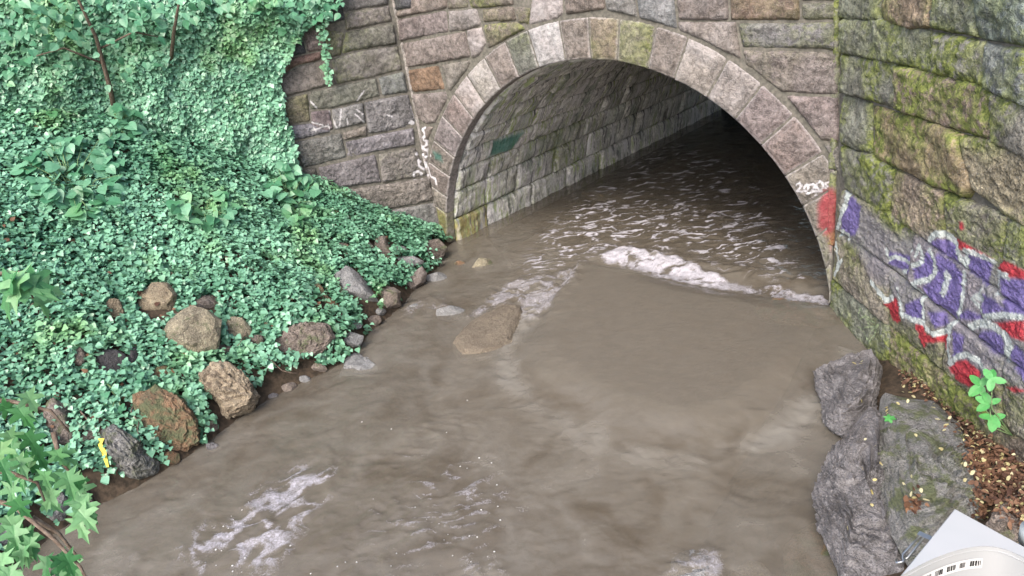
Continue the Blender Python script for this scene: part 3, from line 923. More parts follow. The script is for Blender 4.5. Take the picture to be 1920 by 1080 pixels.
FOAM = [(G2(p), s_, w, st) for p, s_, w, st in FOAM]
DOME = G2([(1085,500),(1180,512),(1290,538),(1400,556),(1560,582),(1555,640),(1500,720),(1420,795),(1310,832),(1200,818),(1080,765),(990,700),(985,650),(1020,600)])
RV = _r[:2] / np.linalg.norm(_r[:2])
RVp = V3(-RV[1], RV[0])
def water_fields(xy):
    x, y = xy[:, 0], xy[:, 1]
    a, b = xy @ RV, xy @ RVp
    wx, wy = x + .18 * fbm(x * 2.1, y * 2.1, 3.0, 3), y + .18 * fbm(x * 2.1, y * 2.1, 30.0, 3)
    foam, turb = np.zeros(len(xy)), np.zeros(len(xy))
    churn = ridged(wx * 9, wy * 9, 1.0, 4)
    vx, vy = x + .40 * fbm(x * 1.6, y * 1.6, 41.0, 3), y + .40 * fbm(x * 1.6, y * 1.6, 45.0, 3)
    swirl = ridged(vx * 4.5, vy * 4.5, 7.0, 5)
    dash = ridged(a * 2.8 + .7 * fbm(x * 3, y * 3, 8.0, 2), b * 10.0 + 1.6 * fbm(x * 2, y * 2, 9.0, 2), 2.0, 4)
    lines = ridged(wx * 2.2, wy * 2.2, 12.0, 2)
    broken = fbm(x * 7, y * 7, 14.0, 3)
    for poly, st, w, kind in FOAM:
        lo, hi = poly.min(0) - w - .05, poly.max(0) + w + .05
        k = np.where((x > lo[0]) & (x < hi[0]) & (y > lo[1]) & (y < hi[1]))[0]
        if not len(k): continue
        m = sstep(-w, w, sdist(xy[k], poly) + .07 * fbm(x[k] * 5, y[k] * 5, 6.0, 3))
        if kind == 'churn': f = sstep(.15, 1.30, churn[k] * .60 + .35 * ridged(wx[k] * 21, wy[k] * 21, 5.0, 2) + broken[k] * .6 + .55 * fbm(x[k] * 3.2, y[k] * 3.2, 77.0, 2) + st - .62)
        elif kind == 'swirl': f = sstep(.80, 1.75, swirl[k] + broken[k] * .25 + .25)
        elif kind == 'line': f = 1.5 * sstep(1.15, 1.45, lines[k] + .2 * broken[k])
        else: f = sstep(1.12, 1.60, dash[k] + .35 * broken[k])
        foam[k] = np.maximum(foam[k], f * m * st)
        turb[k] = np.maximum(turb[k], m * (1.0 if kind == 'churn' else .5))
    s_ = ledge_s(xy)
    across = sstep(-.45, .1, x)
    dm = sdist(xy, DOME) + .05 * fbm(x * 2.2, y * 2.2, 2.0, 2)
    near_l = sstep(.9, .2, x) * sstep(-1.6, -.9, y)
    z = .085 * (near_l * sstep(-.05, .06, dm) + (1 - near_l) * sstep(-.16, .30, dm)) * sstep(.16, -.03, s_) - .035 * across * np.exp(-((s_ - .22) / .13) ** 2)
    z = z + across * .045 * np.exp(-((s_ - .50) / .16) ** 2) * (.6 + .8 * fbm(x * 6, y * 6, 4.4, 3)) * sstep(2.35, 2.0, x)
    calm = sstep(-.02, .30, dm)
    z = z + (1 - .94 * calm) * (.010 * fbm(wx * 2.6, wy * 2.6, 5.0, 4) + .0028 * fbm(a * 7 + 4 * fbm(x * 1.5, y * 1.5, 1.0, 2), b * 13 + 5 * fbm(x * 1.2, y * 1.2, 31.0, 2), 6.0, 3) + .003 * fbm(wx * 17, wy * 17, 6.0, 2))
    z = z + (y > -.3) * .006 * sstep(-.3, .5, y) * fbm(a * 5, b * 9, 3.0, 3)
    z = z + turb * (.022 * fbm(wx * 8, wy * 8, 2.0, 3) + .009 * ridged(wx * 15, wy * 15, 2.0, 2)) + .012 * foam * turb
    z = z + .006 * np.exp(-((dm + .16) / .13) ** 2) * (.4 + fbm(x * 9, y * 9, 1.0, 3)) * (y < -1.0)
    streak = fbm(vx * 1.6, vy * 1.6, 20.0, 3) * .5 + .35 * ridged(vx * 2.6, vy * 2.6, 23.0, 3) - .15
    silt = .22 + .34 * streak
    silt = silt + (.34 - silt) * sstep(-.06, .06, dm)
    silt = silt + .36 * np.exp(-((dm + .17) / .11) ** 2) * (.55 + .8 * fbm(x * 3, y * 3, 2.0, 3)) * (y < -.6)
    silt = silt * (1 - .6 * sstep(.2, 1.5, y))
    return z, foam, silt
M = NT('muddy_water')
p = M.pos()
sl = M.attr('silt')
n1 = M.noise(p, 5.0, 2, .6, 1.4)
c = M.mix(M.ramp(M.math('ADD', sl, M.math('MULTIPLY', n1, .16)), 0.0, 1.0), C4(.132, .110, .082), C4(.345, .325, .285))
lace = M.noise(p, 38, 4, .78, 2.0)
fm = M.ramp(M.math('ADD', M.math('MULTIPLY', M.attr('foam'), .80), M.math('MULTIPLY', lace, 1.2)), .92, 1.50)
c2 = M.mix(fm, c, C4(.56, .545, .60))
M.bump(M.noise(p, 14, 3, .6, 1.0), .22, .03)
M.done(c2, M.math('ADD', M.math('MULTIPLY', fm, .4), .07), .5)
M.b.inputs['IOR'].default_value = 1.33
tr = M.new('ShaderNodeBsdfTransparent')
mx = M.new('ShaderNodeMixShader')
M.set(mx.inputs[0], M.math('MAXIMUM', fm, .70))
M.l.new(tr.outputs[0], mx.inputs[1])
M.l.new(M.b.outputs[0], mx.inputs[2])
M.l.new(mx.outputs[0], M.out.inputs['Surface'])
M_WATER = M.m
def water_sheet():
    Vs, Fs, Z, Fo, Si = [], [], [], [], []
    n0 = 0
    for x0, x1, y0, y1, st in ((-2.45, 4.0, -6.6, 2.0, .017), (-2.45, 2.45, 2.0, 14, .05)):
        xs, yy = np.linspace(x0, x1, int((x1 - x0) / st) + 1), np.linspace(y0, y1, int((y1 - y0) / st) + 1)
        X, Y = np.meshgrid(xs, yy)
        xy = np.stack([X, Y], -1).reshape(-1, 2)
        nx, ny = len(xs), len(yy)
        i = (np.arange(ny - 1)[:, None] * nx + np.arange(nx - 1)[None]).ravel()
        Fq = np.stack([i, i + 1, i + nx + 1, i + nx], 1)
        kp = (sdist(xy, LAND) < .25) & (sdist(xy, RLAND) < .25) & ((xy[:, 1] < .5) | (np.abs(xy[:, 0]) < 2.42))
        Fq = Fq[kp[Fq].all(1)]
        used = np.unique(Fq)
        rm = np.full(len(xy), -1)
        rm[used] = np.arange(len(used)) + n0
        xy, Fq = xy[used], rm[Fq]
        z, fo, si = water_fields(xy)
        Vs.append(np.column_stack([xy, z])); Fs.append(Fq); Fo.append(fo); Si.append(si)
        n0 += len(xy)
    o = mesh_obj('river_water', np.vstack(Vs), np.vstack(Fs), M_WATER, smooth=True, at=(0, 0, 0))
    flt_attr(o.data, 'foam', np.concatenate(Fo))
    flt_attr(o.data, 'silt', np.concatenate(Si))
    return tag(o, kind='structure')
water_sheet()

# ------------------------------------------------------------------ rocks
import bmesh
_ico = {}
def ico(n):
    if n not in _ico:
        b = bmesh.new()
        bmesh.ops.create_icosphere(b, subdivisions=n, radius=1)
        b.verts.ensure_lookup_table()
        _ico[n] = (np.array([v.co for v in b.verts]), [tuple(v.index for v in f.verts) for f in b.faces])
        b.free()
    return _ico[n]
ROCK_BVH, OUTLINES, ROCK_SEED = [], [], []
def rock(outline, label, mat, on='bank', depth=.8, sub=4, cuts=9, seed=0, amp=.10, box=.75, push=0.0, group=None, name='rock', z=0.0, cover=True, top=None, flat=False):
    """a boulder whose silhouette follows the traced outline, with its own depth, seated on the bank or the bed"""
    ol = np.array(outline, float)
    c2 = ol.mean(0)
    base = bank_hit(*c2) if on == 'bank' else ground(c2[0], c2[1], z)
    d = ray(*c2)
    t = (base - CAM) @ d
    rr = np.cross(d, V3(0, 0, 1)); rr /= np.linalg.norm(rr)
    rr = _r - d * (_r @ d); rr /= np.linalg.norm(rr)
    uu = np.cross(rr, d)
    if flat:                                       # a boulder seen from above: the outline lies on a level plane
        rr, uu, d = V3(1, 0, 0), V3(0, 1, 0), V3(0, 0, -1)
    W = []
    for q in ol:
        dq = ray(*q)
        X = ground(q[0], q[1], base[2]) if flat else CAM + dq * (t / (dq @ d))
        W.append(((X - base) @ rr, (X - base) @ uu))
    W = np.array(W)
    if area2(W) < 0: W = W[::-1]
    ang = np.arctan2(W[:, 1], W[:, 0])
    rng = np.random.RandomState(seed * 7 + 1)
    Vv, Fc = ico(sub)
    V_ = Vv.copy()
    for k in range(cuts):                          # broken faces
        n = rng.normal(size=3); n /= np.linalg.norm(n)
        lim = rng.uniform(.48, .86)
        e = np.clip(V_ @ n - lim, 0, None)
        V_ = V_ - e[:, None] * n * .93
    V_ = V_ / np.abs(V_).max()
    # radius of the outline in every direction
    TH = np.linspace(-math.pi, math.pi, 181)
    RR = np.zeros(181)
    for i, th in enumerate(TH):
        dv = V3(math.cos(th), math.sin(th)); best = 0
        for j in range(len(W)):
            A, B = W[j], W[(j + 1) % len(W)]
            e = B - A
            den = dv[0] * e[1] - dv[1] * e[0]
            if abs(den) < 1e-9: continue
            tt = (A[0] * e[1] - A[1] * e[0]) / den
            sx = (A[0] * dv[1] - A[1] * dv[0]) / den
            if tt > 0 and -1e-6 <= sx <= 1 + 1e-6: best = max(best, tt)
        RR[i] = best
    RR[RR == 0] = RR[RR > 0].mean()
    rho = np.hypot(V_[:, 0], V_[:, 1])
    th = np.arctan2(V_[:, 1], V_[:, 0])
    rad = np.interp(th, TH, RR)
    size = float(RR.mean())
    bins = ((th + math.pi) / (2 * math.pi) * 36).astype(int) % 36
    mxr = np.array([rho[bins == i].max() if (bins == i).any() else 1 for i in range(36)])
    mxr = np.interp(th, np.linspace(-math.pi, math.pi, 37), np.append(mxr, mxr[0]) * .5 + np.append(mxr[-1], mxr) * .5)
    rho = np.minimum(rho / mxr, 1)
    inpl = np.where(rho > 1e-6, rho ** box, 0) * rad
    dep = size * depth
    nz = amp * size * (fbm(V_[:, 0] * 1.6, V_[:, 1] * 1.6, V_[:, 2] * 1.6 + seed * 5.3, 3) * .6 + .6 * ridged(V_[:, 0] * 3.2, V_[:, 1] * 3.2, V_[:, 2] * 3.2 + seed, 3) - .3) + .012 * size * fbm(V_[:, 0] * 14, V_[:, 1] * 14, V_[:, 2] * 14, 2)
    if sub >= 5:
        sk = V_ @ V3(.5, 1.0, .7)
        st_ = sk * 5.0 + 1.2 * fbm(V_[:, 0] * 1.8, V_[:, 1] * 1.8, V_[:, 2] * 1.8 + seed, 3)
        nz = nz + size * (.06 * ridged(V_[:, 0] * 5 + sk, V_[:, 1] * 5, V_[:, 2] * 5 + seed, 4) + .030 * ridged(V_[:, 0] * 12, V_[:, 1] * 12, V_[:, 2] * 12 + seed, 3) + .13 * (st_ - np.floor(st_) - .5) * (.4 + np.clip(fbm(V_[:, 0] * 2, V_[:, 1] * 2, V_[:, 2] * 2 + 9, 2) + .4, 0, 1)))
    inpl = inpl + .55 * nz * (rho > .3)
    L = np.stack([np.cos(th) * inpl, np.sin(th) * inpl, V_[:, 2] * dep + nz * V_[:, 2]], 1)
    ctr = base + (push - (.10 if on == 'bank' else 0)) * size * d
    P = ctr + L[:, :1] * rr + L[:, 1:2] * uu - L[:, 2:3] * d
    if top is not None:
        P[:, 2] += top - P[:, 2].max()
    o = mesh_obj(name, P, Fc, mat, smooth=False)
    tag(o, label, 'rock', group)
    if cover: OUTLINES.append((ol - c2) * .93 + c2)
    ROCK_BVH.append(([tuple(q) for q in P], Fc))
    ROCK_SEED.append(seed)
    return o
def ell(cx, cy, w, h, rot=0, n=12, seed=0):
    r_ = np.random.RandomState(seed + int(cx))
    th = np.linspace(0, 2 * math.pi, n, endpoint=False)
    k = 1 + r_.uniform(-.10, .10, n)
    x, y = np.cos(th) * w / 2 * k, np.sin(th) * h / 2 * k
    c, s_ = math.cos(RAD(rot)), math.sin(RAD(rot))
    return [(cx + c * a_ - s_ * b_, cy + s_ * a_ + c * b_) for a_, b_ in zip(x, y)]
rock(ell(362,625,112,98), 'large round tan boulder with lichen in the middle of the ivy bank', M_ROCK_LICHEN, seed=1, depth=.85)
rock(ell(386,570,50,36), 'small grey-brown stone resting behind the large round boulder', M_ROCK_BROWN, seed=2, push=.3)
rock([(252,600),(262,550),(285,530),(315,530),(332,552),(328,590),(300,610)], 'reddish tan rock left above the large round boulder', M_ROCK_TAN, seed=3)
rock(ell(213,583,40,52), 'small tan stone sunk in ivy at the upper end of the rock pile', M_ROCK_TAN, seed=4, sub=3)
rock(ell(446,617,58,44,28), 'small tan oval stone right beside the large round boulder', M_ROCK_LICHEN, seed=5, sub=3)
rock(ell(203,678,70,46,-4), 'dark wet oval flat stone lying in the ivy', M_ROCK_SLATE, seed=6, depth=.8, amp=.05)
rock(ell(248,670,24,44,15), 'small dark upright stone beside the dark oval stone', M_ROCK_SLATE, seed=7, sub=3)
rock(ell(150,668,28,36), 'small brown-grey stone in ivy left of the dark oval stone', M_ROCK_BROWN, seed=8, sub=3)
rock([(372,702),(398,682),(432,682),(456,705),(486,742),(474,766),(440,782),(416,786),(404,760),(384,735)], 'pale tan banded boulder at the waterline below the round boulder', M_ROCK_BAND, seed=9, sub=5)
rock([(250,742),(295,726),(340,750),(368,790),(372,828),(345,846),(300,835),(262,795)], 'rust-stained mossy boulder half wrapped in ivy by the water', M_ROCK_RUST, seed=10, sub=5, depth=.7)
rock([(190,806),(215,795),(255,828),(302,866),(300,890),(262,904),(225,886),(200,850)], 'green-grey mossy boulder at the waterline with a yellow strip on it', M_ROCK_GREEN, seed=11, sub=5, depth=.7)
rock(ell(112,797,56,104,-12), 'tall purple-brown stone standing in ivy at the left', M_ROCK_BROWN, seed=12)
rock([(128,905),(155,905),(180,945),(184,965),(155,975),(128,960)], 'pinkish wedge-shaped stone at the waterline behind the maple leaves', M_ROCK_BROWN, seed=13)
rock(ell(108,948,46,66), 'grey stone at the waterline left of the pinkish wedge stone', M_ROCK_GREY, seed=14)
rock(ell(8,1006,60,66), 'grey rock cut by the lower left edge of the picture', M_ROCK_GREY, seed=15)
rock([(627,515),(650,496),(672,512),(692,535),(711,566),(695,582),(665,574),(640,548)], 'light grey angular rock leaning on the ivy near the arch', M_ROCK_GREY, seed=16, cuts=14, amp=.05)
rock([(738,548),(790,498),(801,512),(798,530),(765,552),(745,561)], 'brown layered rock slab at the water edge near the arch', M_ROCK_WOOD, seed=17, cuts=14, amp=.05)
rock([(508,645),(530,622),(565,606),(612,608),(628,632),(600,660),(552,674),(520,664)], 'flat brown mossy boulder at the water edge below the ivy', M_ROCK_BROWN, seed=18, depth=.6, sub=5)
rock([(630,638),(657,622),(684,630),(676,650),(640,654)], 'small grey angular stone at the water edge beside the flat brown boulder', M_ROCK_GREY, seed=19, cuts=14, amp=.05)
rock([(632,694),(655,655),(672,655),(708,685),(690,696)], 'grey stone half under water below the small angular stone', M_ROCK_GREY, on='z', z=0, flat=True, seed=20, cuts=12, depth=.35, top=.03, cover=False)
rock(ell(846,588,60,28), 'small grey-green stone just breaking the water beside the rapids', M_ROCK_GREY, on='z', z=-.01, seed=21, depth=.7, cover=False)
rock([(846,645),(885,605),(950,572),(978,574),(984,605),(968,640),(905,668),(860,668)], 'large tan slab lying just under the water in the rapids', M_ROCK_WET, on='z', z=.0, flat=True, seed=22, depth=.26, sub=4, box=.35, cuts=5, amp=.03, cover=False, top=.066)
rock([(884,502),(898,483),(918,485),(927,497),(912,504)], 'small pale tan pointed stone in the water off the arch foot', M_ROCK_LICHEN, on='z', z=.01, seed=23, cuts=12, cover=False)
rock(ell(862,494,20,11), 'tiny orange pebble in the water off the arch foot', M_ROCK_RUST, on='z', z=0, seed=24, sub=3, cover=False)
rock([(697,468),(706,444),(722,441),(733,470),(731,488),(712,486)], 'brown upright stone in ivy below the foot of the arch', M_ROCK_BROWN, seed=25, sub=3, cuts=12)
rock([(732,494),(740,482),(775,480),(800,492),(770,502)], 'thin grey flat stone above the brown layered slab', M_ROCK_GREY, seed=26, sub=3, cuts=12)
rock([(786,470),(795,450),(822,448),(840,464),(826,490),(802,494)], 'brown mossy stone tucked against the foot of the arch', M_ROCK_BROWN, seed=27)
rock(ell(820,522,42,22), 'grey stone in the water right of the brown layered slab', M_ROCK_GREY, on='z', z=.01, seed=28, sub=3, cuts=12, cover=False)
rock(ell(728,560,52,50), 'dull grey-brown stone between the angular grey rock and the water', M_ROCK_BROWN, seed=29, cuts=12)
rock([(586,535),(600,530),(614,555),(640,575),(628,588),(600,572)], 'reddish broken stone showing through the ivy', M_ROCK_RUST, seed=30, sub=3, depth=.5)
rock(ell(378,220,32,44), 'bare grey stone peeping out of the upper ivy', M_ROCK_GREY, seed=31, sub=3, depth=.5)
rock(ell(276,240,24,38,-35), 'bare brown stone peeping out of the upper ivy', M_ROCK_BROWN, seed=32, sub=3, depth=.5)
for i, (cx, cy, w, h, m_, where) in enumerate(((700,603,34,22,M_ROCK_BROWN,'below the dull grey-brown stone'), (668,612,22,14,M_ROCK_GREY,'above the small angular stone'), (712,585,24,16,M_ROCK_GREY,'at the tip of the angular grey rock'),
        (598,690,30,18,M_ROCK_BROWN,'below the flat brown mossy boulder'), (572,712,26,15,M_ROCK_GREY,'on the bare mud of the shore'), (540,728,34,20,M_ROCK_BROWN,'at the edge of the ivy'), (512,744,22,14,M_ROCK_DARK,'right of the pale banded boulder'),
        (392,800,34,24,M_ROCK_BROWN,'between the banded and the rusty boulder'), (398,838,26,16,M_ROCK_DARK,'touching the water by the rusty boulder'), (322,858,36,26,M_ROCK_RUST,'below the rusty boulder'), (300,700,44,26,M_ROCK_RUST,'above the rusty boulder'), (480,640,34,26,M_ROCK_BROWN,'right of the small tan oval stone'),
        (640,462,26,16,M_ROCK_BROWN,'high in the ivy near the wing wall'), (752,468,24,16,M_ROCK_GREY,'between the ivy and the arch foot'), (690,462,22,16,M_ROCK_BROWN,'left of the brown upright stone'), (775,575,22,10,M_ROCK_GREY,'washed by the small rapids near the bank'),
        (640,545,24,30,M_ROCK_RUST,'left of the angular grey rock'), (418,655,40,22,M_ROCK_BROWN,'under the right side of the large round boulder'), (330,600,24,30,M_ROCK_BROWN,'left of the large round boulder'), (168,820,30,30,M_ROCK_BROWN,'left of the yellow strip'))):
    rock(ell(cx, cy, w, h, 10 * (i % 5 - 2)), 'small ' + {M_ROCK_BROWN: 'brown', M_ROCK_GREY: 'grey', M_ROCK_DARK: 'dark', M_ROCK_RUST: 'reddish'}[m_] + ' rubble stone ' + where, m_, seed=60 + i, sub=3, cuts=10, group='rubble stones along the left shore')
# right-hand shore
rock([(1526,720),(1572,690),(1640,662),(1660,684),(1652,735),(1642,770),(1612,805),(1578,811),(1549,792),(1545,755)], 'grey-purple angular boulder with a tan tip against the graffiti wall', M_ROCK_DARK, on='z', z=.06, flat=True, seed=41, sub=5, depth=.50, cuts=14, amp=.07)
rock([(1630,786),(1650,800),(1652,880),(1660,960),(1706,1050),(1706,1095),(1578,1095),(1572,1050),(1532,975),(1529,930),(1558,872),(1592,830)], 'long dark purple boulder along the water at lower right', M_ROCK_DARK, on='z', z=.10, flat=True, seed=42, sub=6, depth=.55, cuts=10, amp=.08)
rock([(1655,735),(1700,742),(1755,748),(1800,790),(1834,900),(1836,962),(1780,1030),(1715,1066),(1690,1030),(1660,965),(1650,880),(1648,780)], 'large mossy grey-green slab boulder between the dark boulder and the leaf litter', M_ROCK_GREEN, on='z', z=.20, flat=True, seed=43, sub=6, depth=.32, cuts=12, amp=.07)
rock([(1845,1000),(1880,950),(1925,905),(1975,930),(1960,1010),(1900,1050)], 'pinkish grey stone with a mossy edge beside the grey post', M_ROCK_BROWN, on='z', z=.34, flat=True, seed=44, sub=5, depth=.5)
# under water
rock(ell(1530,1040,120,150,20), 'brown stone under the muddy water at the foot of the dark boulder', M_ROCK_RUST, on='z', z=0, flat=True, seed=45, depth=.3, box=.45, cover=False, top=.012)
rock(ell(1405,1068,80,50), 'tan stone under the muddy water at the bottom edge', M_ROCK_TAN, on='z', z=0, flat=True, seed=46, depth=.3, cover=False, top=-.010)
rock(ell(1300,1060,90,70), 'grey stone just under rippling water at the bottom edge', M_ROCK_GREY, on='z', z=0, flat=True, seed=47, depth=.3, box=.5, cover=False, top=.022)
rock(ell(1135,360,95,22,8), 'tan flat stone awash inside the tunnel by its left wall', M_ROCK_TAN, on='z', z=0, flat=True, seed=48, depth=.2, cover=False, top=.012)
rock(ell(1500,585,170,50,10), 'orange-brown stone sill under the water at the right arch foot', M_ROCK_RUST, on='z', z=0, flat=True, seed=49, depth=.15, cover=False, top=.035)


# ------------------------------------------------------------------ leaves
def leaf_mesh(name, prof, mat, tone, fold=.12, droop=.15):
    """prof: half outline (x>=0, y 0..1) of a leaf of length 1 along +Y, normal +Z; folded on its midrib"""
    R_ = [(x, y) for x, y in prof]
    V_ = [(0, 0, 0)]
    mid = [(0, y, -droop * y * y) for y in np.linspace(0, 1, 4)]
    ring = [(0, 0)] + R_ + [(0, 1)] + [(-x, y) for x, y in R_[::-1]]
    V_ = [(x, y, fold * abs(x) - droop * y * y) for x, y in ring]
    V_.append((0, .42, -droop * .18))
    c_ = len(V_) - 1
    Fc = [(c_, i, (i + 1) % c_) for i in range(c_)]
    me = bpy.data.meshes.new(name)
    me.from_pydata(V_, [], [f[::-1] for f in Fc])
    me.materials.append(mat)
    flt_attr(me, 'tone', np.full(len(V_), tone))
    return me
OVATE = [(.22, .08), (.36, .25), (.38, .42), (.28, .66), (.12, .87)]
HEART = [(.30, -.06), (.48, .12), (.50, .35), (.36, .62), (.14, .86)]
OVAL = [(.16, .05), (.27, .25), (.29, .55), (.18, .85)]
MAPLE = [(.06, .04), (.34, -.08), (.24, .12), (.13, .18), (.40, .30), (.46, .46), (.30, .42), (.10, .36), (.13, .56), (.20, .72), (.09, .74)]
L_BROAD = [leaf_mesh('leaf', HEART, M_BROAD, t_) for t_ in (.2, .55, .9)]
L_OVATE = [leaf_mesh('leaf', OVATE, M_BROAD, t_) for t_ in (.1, .5, .85)]
L_MAPLE = [leaf_mesh('leaf', MAPLE, M_MAPLE, t_, .25, .40) for t_ in (.1, .5, .95)]
L_SEED = [leaf_mesh('leaflet', OVAL, M_SEED, t_, .08, .08) for t_ in (.3, .8)]
L_YEL = [leaf_mesh('fallen_leaf', OVAL, M_YELLOW, t_, .15, .05) for t_ in (.2, .6, 1.0)]
def leaf(me, pos, nrm, tip, size, parent=None, name='leaf'):
    n = np.asarray(nrm, float); n = n / np.linalg.norm(n)
    t_ = np.asarray(tip, float); t_ = t_ - n * (t_ @ n); t_ /= np.linalg.norm(t_) + 1e-9
    x = np.cross(t_, n)
    o = bpy.data.objects.new(name, me)
    p_ = np.asarray(pos, float) - (np.array(parent.location) if parent else 0)
    o.matrix_basis = Matrix(((x[0] * size, t_[0] * size, n[0] * size, p_[0]), (x[1] * size, t_[1] * size, n[1] * size, p_[1]), (x[2] * size, t_[2] * size, n[2] * size, p_[2]), (0, 0, 0, 1)))
    return link(o, parent)
rl = np.random.RandomState(77)
def toward(p):
    d = CAM - np.asarray(p, float)
    return d / np.linalg.norm(d)

# ------------------------------------------------------------------ ivy: thousands of leaves, one mass
def leaf_mass(name, P, N, T, S, tone, mat, prof, fold=.12, droop=.12):
    ring = [(0, 0)] + prof + [(0, 1)] + [(-x, y) for x, y in prof[::-1]]
    loc = np.array([(x, y, fold * abs(x) - droop * y * y) for x, y in ring] + [(0, .40, -droop * .16)])
    k = len(loc); m = len(P)
    N = N / np.linalg.norm(N, axis=1)[:, None]
    T = T - N * (T * N).sum(1)[:, None]
    T /= np.linalg.norm(T, axis=1)[:, None] + 1e-9
    X = np.cross(T, N)
    W = P[:, None] + S[:, None, None] * (loc[None, :, :1] * X[:, None] + loc[None, :, 1:2] * T[:, None] + loc[None, :, 2:] * N[:, None])
    f = np.array([(k - 1, (i + 1) % (k - 1), i) for i in range(k - 1)])
    Fa = (f[None] + (np.arange(m) * k)[:, None, None]).reshape(-1, 3)
    me = bpy.data.meshes.new(name)
    me.vertices.add(m * k)
    me.vertices.foreach_set('co', W.reshape(-1).astype(np.float32))
    me.loops.add(len(Fa) * 3)
    me.loops.foreach_set('vertex_index', Fa.ravel().astype(np.int32))
    me.polygons.add(len(Fa))
    me.polygons.foreach_set('loop_start', (np.arange(len(Fa)) * 3).astype(np.int32))
    me.update(calc_edges=True)
    me.validate()
    me.materials.append(mat)
    flt_attr(me, 'tone', np.repeat(np.clip(tone, 0, 1), k))
    o = bpy.data.objects.new(name, me)
    return link(o)
IVY = [(.34, .02), (.52, .26), (.30, .62)]
BARE = [ell(600,572,70,36,35), ell(455,690,70,26,30), ell(640,600,80,20,10), ell(300,700,60,18,10), ell(60,770,80,26), ell(650,560,30,40), ell(378,268,20,30), ell(445,330,22,30,40), ell(300,640,40,16,20), ell(235,760,20,50)]
BARE = [np.array(b_) for b_ in BARE]
def ivy():
    N0 = 270000
    xy = np.stack([rl.uniform(-6.5, -.6, N0), rl.uniform(-6.6, .1, N0)], 1)
    d = sdist(xy, LAND)
    z = bank_z(xy)
    P = np.column_stack([xy, z])
    k = (d > .03 + .16 * np.clip(fbm(xy[:, 0] * 4, xy[:, 1] * 4, 7.0, 3) + .15, 0, 1)) & ((P - LEFT.O) @ LEFT.n > .03)
    px = proj(P)
    k &= (px[:, 0] > -70) & (px[:, 0] < 900) & (px[:, 1] > -70) & (px[:, 1] < 1130)
    P, px = P[k], px[k]
    thin = np.ones(len(P))
    for ol in OUTLINES:
        thin[inside(px, ol)] = .03
    for ol in BARE:
        thin[inside(px, ol)] = np.minimum(thin[inside(px, ol)], .35)
    patch = fbm(P[:, 0] * 3, P[:, 1] * 3, P[:, 2] * 3, 3)
    thin *= np.where(patch < -.55, .5, 1)
    k = rl.uniform(size=len(P)) < thin
    P = P[k]
    e = .01
    gx = (bank_z(P[:, :2] + [e, 0]) - bank_z(P[:, :2] - [e, 0])) / (2 * e)
    gy = (bank_z(P[:, :2] + [0, e]) - bank_z(P[:, :2] - [0, e])) / (2 * e)
    N = np.stack([-gx, -gy, np.ones(len(P))], 1)
    N /= np.linalg.norm(N, axis=1)[:, None]
    hgt = rl.uniform(.0, .10, len(P)) * (1 + .5 * fbm(P[:, 0] * 5, P[:, 1] * 5, 3.0, 2))
    Pn = P + N * hgt[:, None]
    down = np.stack([-N[:, 0] * 0 + gx * -1, gy * -1, -(gx ** 2 + gy ** 2)], 1)
    T = down + rl.normal(size=Pn.shape) * .55
    NN = N * .55 + V3(0, 0, .45) + rl.normal(size=Pn.shape) * .30
    S = rl.uniform(.022, .046, len(P)) * np.where(rl.uniform(size=len(P)) < .12, 1.45, 1.0) * (1 + .25 * fbm(P[:, 0] * 1.2, P[:, 1] * 1.2, 9.0, 2))
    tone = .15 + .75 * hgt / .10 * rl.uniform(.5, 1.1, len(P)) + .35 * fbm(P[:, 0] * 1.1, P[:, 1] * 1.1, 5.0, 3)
    # climbing part, on the wing wall
    poly = LEFT.uvs([(566,332),(548,262),(530,200),(521,140),(545,85),(570,58),(600,40),(645,-30),(420,-60),(-80,-60),(-80,260),(300,330)])
    n1 = 60000
    lo, hi = poly.min(0), poly.max(0)
    q = rl.uniform(lo, hi, (n1, 2))
    q = q[sdist(q, poly) + .05 * fbm(q[:, 0] * 5, q[:, 1] * 5, 1.0, 2) > 0]
    strand = []
    for pts in ([(596,40),(602,70),(608,100),(606,125),(615,150)], [(640,-5),(612,20),(600,45)]):
        pts = LEFT.uvs(pts)
        for j in range(len(pts) - 1):
            m = rl.uniform(size=(26, 1))
            strand.append(pts[j] * (1 - m) + pts[j + 1] * m + rl.normal(size=(26, 2)) * .025)
    q = np.vstack([q] + strand)
    P2 = LEFT.P(q[:, 0], q[:, 1], rl.uniform(.03, .12, len(q)) + .14 * np.clip(fbm(q[:, 0] * 2.5, q[:, 1] * 2.5, 6.0, 3) + .2, 0, 1))
    k = P2[:, 2] > bank_z(P2[:, :2]) - .05
    P2 = P2[k]
    N2 = LEFT.n + V3(0, 0, .9) + rl.normal(size=P2.shape) * .35
    T2 = V3(0, 0, -1) + rl.normal(size=P2.shape) * .5
    S2 = rl.uniform(.030, .054, len(P2))
    t2 = rl.uniform(.35, 1.1, len(P2)) + .3 * fbm(P2[:, 0] * 2, P2[:, 1] * 2, P2[:, 2] * 2, 2)
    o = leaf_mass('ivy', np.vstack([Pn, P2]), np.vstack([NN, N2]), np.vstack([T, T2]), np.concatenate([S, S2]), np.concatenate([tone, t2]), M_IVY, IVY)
    tag(o, 'dense ivy with small pale green leaves covering the left bank and climbing the wing wall', 'ivy', kind='stuff')
ivy()
